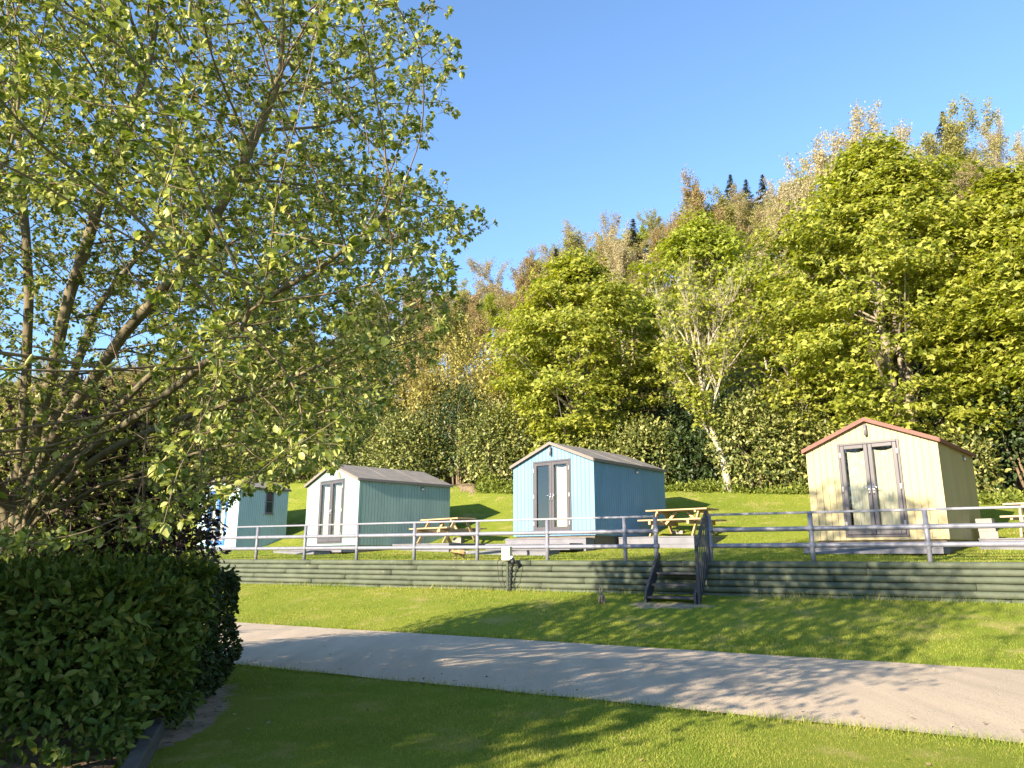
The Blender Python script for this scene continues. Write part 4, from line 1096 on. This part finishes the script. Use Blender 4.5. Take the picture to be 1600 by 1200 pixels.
# ground cover along the foot of the bushes
def cover(name, label, spans, seed):
    rr = np.random.default_rng(seed); P = []
    for p0, p1, n0, n1, cnt, hh in spans:
        a = rr.uniform(p0, p1, cnt); nn = rr.uniform(n0, n1, cnt)
        ang = np.arctan((a-800)/1186.); d = (nn+14.93)/np.cos(ang-(math.pi/2-WA)); x = d*np.sin(ang); y = d*np.cos(ang)
        bump = np.clip(fbm(x, y, 2.2, seed), -.3, 1)+.5
        P.append(np.stack([x, y, gz(x, y)+rr.uniform(0, 1, cnt)*hh*bump], -1))
    P = np.concatenate(P); m = len(P)
    o = leaves(name, P, rnd_dir(m, rr)+np.array([0, 0, .25]), rnd_dir(m, rr)*.6+np.array([0, 0, 1.]), .11*rr.uniform(.6, 1.4, m), T_OVAL, L_ivy)
    tag(o, label, 'ground cover', kind='stuff')
cover('ground_cover', 'low leafy ground cover along the foot of the bushes', [(742,812,10.2,11.8,2600,.45),(1035,1270,10.8,12.2,5200,.4),(452,690,11.2,12.4,2600,.3),(812,1035,11,12.2,2600,.35),(1510,1640,9.6,11.5,2200,.25)], 9)

# ------------------------------------------------------------------ the leafy trees behind the huts
leafy_tree('maple_tree', 'round yellow green maple behind the blue hut', 908, 13.6, 392, 3.15, 705, 201, L_maple, M_bark_grey, nclump=430, per=125, ls=.165, stems=3, tr_r=.13, shape=.75)
leafy_tree('maple_tree', 'tall broad yellow green maple rising behind the yellow hut', 1440, 13.8, 205, 4.3, 690, 202, L_maple, M_bark_grey, nclump=680, per=125, ls=.165, stems=4, tr_r=.2, shape=.95)
leafy_tree('maple_tree', 'yellow green maple cut by the right edge of the photo', 1665, 13.0, 240, 2.9, 650, 203, L_maple, M_bark_grey, nclump=340, per=115, ls=.165, stems=2, tr_r=.16, shape=.8)
leafy_tree('maple_tree', 'bright round topped maple higher on the slope behind the half bare tree', 1122, 20, 334, 3.3, 560, 204, L_lime, M_bark_grey, nclump=300, per=75, ls=.18, stems=2, tr_r=.13, shape=.6)
leafy_tree('maple_tree', 'low spreading maple between the pale trunk and the large maple', 1262, 13.4, 470, 2.0, 690, 205, L_maple, M_bark_grey, nclump=120, per=65, ls=.16, stems=2, tr_r=.09, shape=.6)
# half bare, white limbed tree leaning left
def pale_tree():
    rr = np.random.default_rng(44); x, y, d = at_n(1146, 11.2); z = float(gz(x, y))
    t = thing('half_bare_tree', 'half bare tree with a white leaning trunk and fine pale twigs', 'tree', (x, y, z))
    k = d/1186.*1.0
    def q(px, py, dd=0): 
        h = zpx(px, py, d); a = math.atan((px-800)/1186.); D = d+dd
        return np.array([D*math.sin(a)-x, D*math.cos(a)-y, h-z])
    stem = [np.array([0, 0, -.3]), q(1143,735), q(1134,700), q(1122,660), q(1114,625), q(1110,580)]
    out = []; tips = []
    out.append((np.array(stem), np.array([.15,.13,.11,.095,.08,.055])))
    starts = [(stem[4], q(1100,500)-stem[4], 1.9),(stem[5], q(1120,430)-stem[5], 2.3),(stem[5], q(1080,470,-.6)-stem[5], 2.1),(stem[4], q(1150,520,.4)-stem[4], 2.1),(stem[4], q(1060,560,-.4)-stem[4], 1.9),(stem[3], q(1170,560,-.5)-stem[3], 1.9),(stem[3], q(1050,610,.3)-stem[3], 1.8),(stem[2], q(1085,655,-.3)-stem[2], 1.5),(stem[5], q(1160,450,-.6)-stem[5], 2.3),(stem[5], q(1100,420,.7)-stem[5], 2.3)]
    for s, v, L_ in starts:
        grow(s, v, L_, .044, 3, rr, out, tips, 6, (5, 6), .42, .34, .09, .66, .55, .25)
    tubes_np('trunk', out, M_bark_pale, t, 5)
    P, A = along(tips, 3, rr, .1); lowm = (P[:, 2] < 4.4) | (rr.uniform(size=len(P)) < .42); P = P[lowm]; A = A[lowm]; m = len(P)
    # tiers of leaves on the lower boughs
    ex = []
    for i in range(105):
        j = rr.integers(len(tips)); c = tips[j][0][-1].copy(); 
        if c[2] > 5.3 and rr.uniform() < .72: continue
        mm = 42; a = rr.uniform(0, 6.28, mm); w_ = np.sqrt(rr.uniform(size=mm))*rr.uniform(.35, .65); ex.append(c+np.stack([np.cos(a)*w_, np.sin(a)*w_, -w_*.35+rr.normal(size=mm)*.06], -1))
    ex = np.concatenate(ex); P = np.concatenate([P, ex]); m = len(P)
    leaves('crown', P, rnd_dir(m, rr)+np.array([0, 0, -.4]), rnd_dir(m, rr)*.5+np.array([-.2, -.3, .8]), .14*rr.uniform(.6, 1.3, m), T_MAPLE, L_maple, t)
pale_tree()

# ------------------------------------------------------------------ the wood on the hillside
def conifer_mesh(seed, h):
    rr = np.random.default_rng(seed); P = []; A = []; Nn = []
    br = [(np.array([[0, 0, -.5], [0, 0, h*.5], [0, 0, h]]), np.array([.2, .1, .01]))]
    z = h*.12
    while z < h*.99:
        R_ = (h-z)*.30+.05; nb = 8
        for k in range(nb):
            a = rr.uniform(0, 6.28); L_ = R_*rr.uniform(.7, 1.15)
            f = np.linspace(.12, 1, 9); c = np.stack([np.cos(a)*L_*f, np.sin(a)*L_*f, z-L_*.28*f+L_*.14*f*f], -1)
            br.append((c[[0, 4, 8]], np.array([.02, .012, .004])))
            for s in (-1, 0, 1):
                P.append(c+rr.normal(size=c.shape)*.04); A.append(np.stack([np.cos(a+s*.9+0*f), np.sin(a+s*.9+0*f), -.25+0*f], -1)); Nn.append(np.tile([0, 0, 1.], (9, 1))+rr.normal(size=(9, 3))*.3)
        z += (.035*h*(1-z/h)+.016*h)*rr.uniform(.8, 1.2)
    P = np.concatenate(P); A = np.concatenate(A); Nn = np.concatenate(Nn)
    return tubes_np('trunk', br, M_bark_brown, None, 4), leaves('crown', P, A, Nn, np.minimum(.034*h, .05+.035*(h-P[:, 2]))*rr.uniform(.7, 1.3, len(P)), T_KITE, L_fir)
KINDS = {
 'bare': ('bare_tree', 'bare beige twigged tree in the hillside wood', [bare_tree_mesh(301, 11, M_bark_beige, L_bud, 26, .085), bare_tree_mesh(302, 11, M_bark_beige, L_bud, 25, .085, spread=.7)]),
 'rust': ('russet_tree', 'russet budding tree in the hillside wood', [bare_tree_mesh(303, 10.5, M_bark_brown, L_rust, 32, .09), bare_tree_mesh(304, 10.5, M_bark_brown, L_rust, 31, .09, spread=.75)]),
 'khaki': ('budding_tree', 'khaki tree coming into leaf in the hillside wood', [bare_tree_mesh(305, 10.5, M_bark_beige, L_khaki, 42, .10), bare_tree_mesh(306, 11, M_bark_grey, L_khaki, 41, .10, spread=.7)]),
 'green': ('young_leaf_tree', 'fresh green tree in the hillside wood', [bare_tree_mesh(307, 10, M_bark_grey, L_lime, 46, .115, spread=.7)]),
 'pale': ('blossom_tree', 'pale whitish tree in bud in the hillside wood', [bare_tree_mesh(308, 12.5, M_bark_pale, L_blossom, 26, .09, spread=.42, lift=.45)]),
 'fir': ('fir_tree', 'dark pointed fir tree in the hillside wood', [conifer_mesh(309, 12)]),
}
used = set()
def hill_tree(kind, x, y, hscale, label=None, rr=rng, rz=None, wide=1.0, z=None):
    nm, lab, protos = KINDS[kind]
    k = int(rr.integers(len(protos))); tr, cr = protos[k]
    z = float(gz(x, y)) if z is None else z
    t = thing(nm, label or lab, 'tree', (x, y, z), rr.uniform(0, 6.28) if rz is None else rz, None if label else lab.replace(' tree ', ' trees ').replace('a ', ''))
    t.scale = (hscale*wide, hscale*wide, hscale)
    for m in (tr, cr):
        if (kind, k, m.name) not in used and m.parent is None: used.add((kind, k, m.name)); c = m
        else: c = m.copy(); COL.objects.link(c)
        c.parent = t
    return t
# named ones on the skyline
SPEC = [('bare',771,25,456,'bare pinkish tree on the skyline left of the round maple'),('fir',876,34,386,'small fir on the skyline above the round maple'),('fir',850,38,410,'lowest small fir on the skyline, left of the others'),
        ('fir',1010,40,338,'fir on the skyline above the gap between two maples'),('fir',1184,62,264,'leftmost of three firs side by side on the skyline'),('fir',1211,64,271,'middle one of three firs side by side on the skyline'),('fir',1241,62,262,'rightmost of three firs side by side on the skyline'),
        ('fir',1574,74,142,'fir at the top right corner of the wood'),('pale',1345,34,178,'pale tree in bud left of the top of the large maple'),('pale',1412,36,146,'pale tree in bud above the top of the large maple'),('pale',1470,38,168,'pale tree in bud right of the top of the large maple'),
        ('khaki',925,30,368,'greenish budding tree above the round maple'),('pale',985,31,352,'pale stemmed bare tree between the round maple and the bright round topped one'),('pale',1226,20,372,'white stemmed budding tree between two maples'),('rust',1150,40,268,'russet tree left of the three firs'),
        ('khaki',1545,52,150,'khaki tree near the top right corner'),('khaki',1280,46,250,'khaki tree right of the three firs'),('green',640,48,500,'fresh green tree on the skyline behind the tip of the sallow'),('fir',392,17.5,365,'dark conifer seen through the sallow branches')]
for kind, px, n, ty, lab in SPEC:
    x, y, d = at_n(px, n); z = float(gz(x, y)); h = zpx(px, ty, d)-z
    h0 = {'bare': 11, 'rust': 10.5, 'khaki': 10.7, 'green': 10, 'pale': 12.5, 'fir': 12}[kind]
    hill_tree(kind, x, y, max(h, 3)/h0, lab, wide=(.9 if kind != 'fir' else 1.0))
rh = np.random.default_rng(8)
pts = []
for n in np.arange(17.5, 80, 4.4):
    for s in np.arange(-34, 150, 5.2+n*.01):
        ss = s+rh.uniform(-2, 2); nn = n+rh.uniform(-1.6, 1.6)
        x, y = xy(ss, nn); az = math.degrees(math.atan2(x, y))
        if abs(az) > 38.5: continue
        # far left: only the part of the slope that shows between the branches
        if az < -6 and n > 60: continue
        if 2 < az < 36 and n < 21: continue
        pts.append((float(x), float(y), nn, az))
print('hill trees', len(pts))
for x, y, n, az in pts:
    q = rh.uniform()
    if n < 24: kind = 'khaki' if q < .45 else 'green' if q < .6 else 'rust'
    elif az > 20: kind = 'khaki' if q < .45 else 'bare' if q < .75 else 'pale' if q < .86 else 'rust'
    else: kind = 'bare' if q < .38 else 'rust' if q < .66 else 'khaki' if q < .92 else 'green'
    h = rh.uniform(.72, 1.05)*(.8 if n < 26 else 1.0)
    hill_tree(kind, x, y, h, rr=rh)

# the wood carries on beyond the right edge of the photograph and shades the huts' far sides
src = [o for o in COL.objects if o.parent is None and o.get('label', '').startswith('tall broad yellow green maple')][0]
for k, (px, n, f) in enumerate(((2050, 10.5, 1.0), (2500, 8.0, .95), (3300, 7.0, 1.05), (4800, 4.0, .95), (9000, 3.0, 1.0))):
    x, y, d = at_n(px, n)
    t = src.copy(); COL.objects.link(t); t.location = (x, y, float(gz(x, y))); t.rotation_euler = (0, 0, 1.3*k+.7); t.scale = (f*1.15, f*1.15, f)
    t['label'] = 'broad maple standing in the row past the right edge'; t['group'] = 'maples past the right edge'
    for c in kids(src):
        q = c.copy(); COL.objects.link(q); q.parent = t

rl = np.random.default_rng(91); q_ = []
for _ in range(260):
    k = rl.uniform()
    if k < .45: a_, b_ = xy(rl.uniform(-4, 14), ROAD0+abs(rl.normal())*.28)
    elif k < .7: a_, b_ = xy(rl.uniform(-6, 16), rl.uniform(ROAD0, ROAD1))
    elif k < .85: a_, b_ = xy(rl.uniform(-4, 10), rl.uniform(-11.5, ROAD0))
    else: a_, b_ = rl.uniform(-3.4, -1.9), rl.uniform(4.8, 8.4)
    q_.append((a_, b_, float(gz(a_, b_))+(.034 if ROAD0 < sn(a_, b_)[1] < ROAD1 else .016)))
q_ = np.array(q_)
ll = leaves('leaf_litter', q_, np.column_stack([rl.normal(size=(260, 2)), rl.normal(size=260)*.15]), np.tile([0, 0, 1.], (260, 1))+rl.normal(size=(260, 3))*.25, rl.uniform(.02, .05, 260), T_LEAF, leafmat('dry_leaf', [(.14,.10,.05),(.24,.18,.09),(.30,.26,.12)], trans=.1, rough=.8))
tag(ll, 'sparse dry leaf litter scattered along the lane and hedge foot', 'leaf litter', kind='stuff')
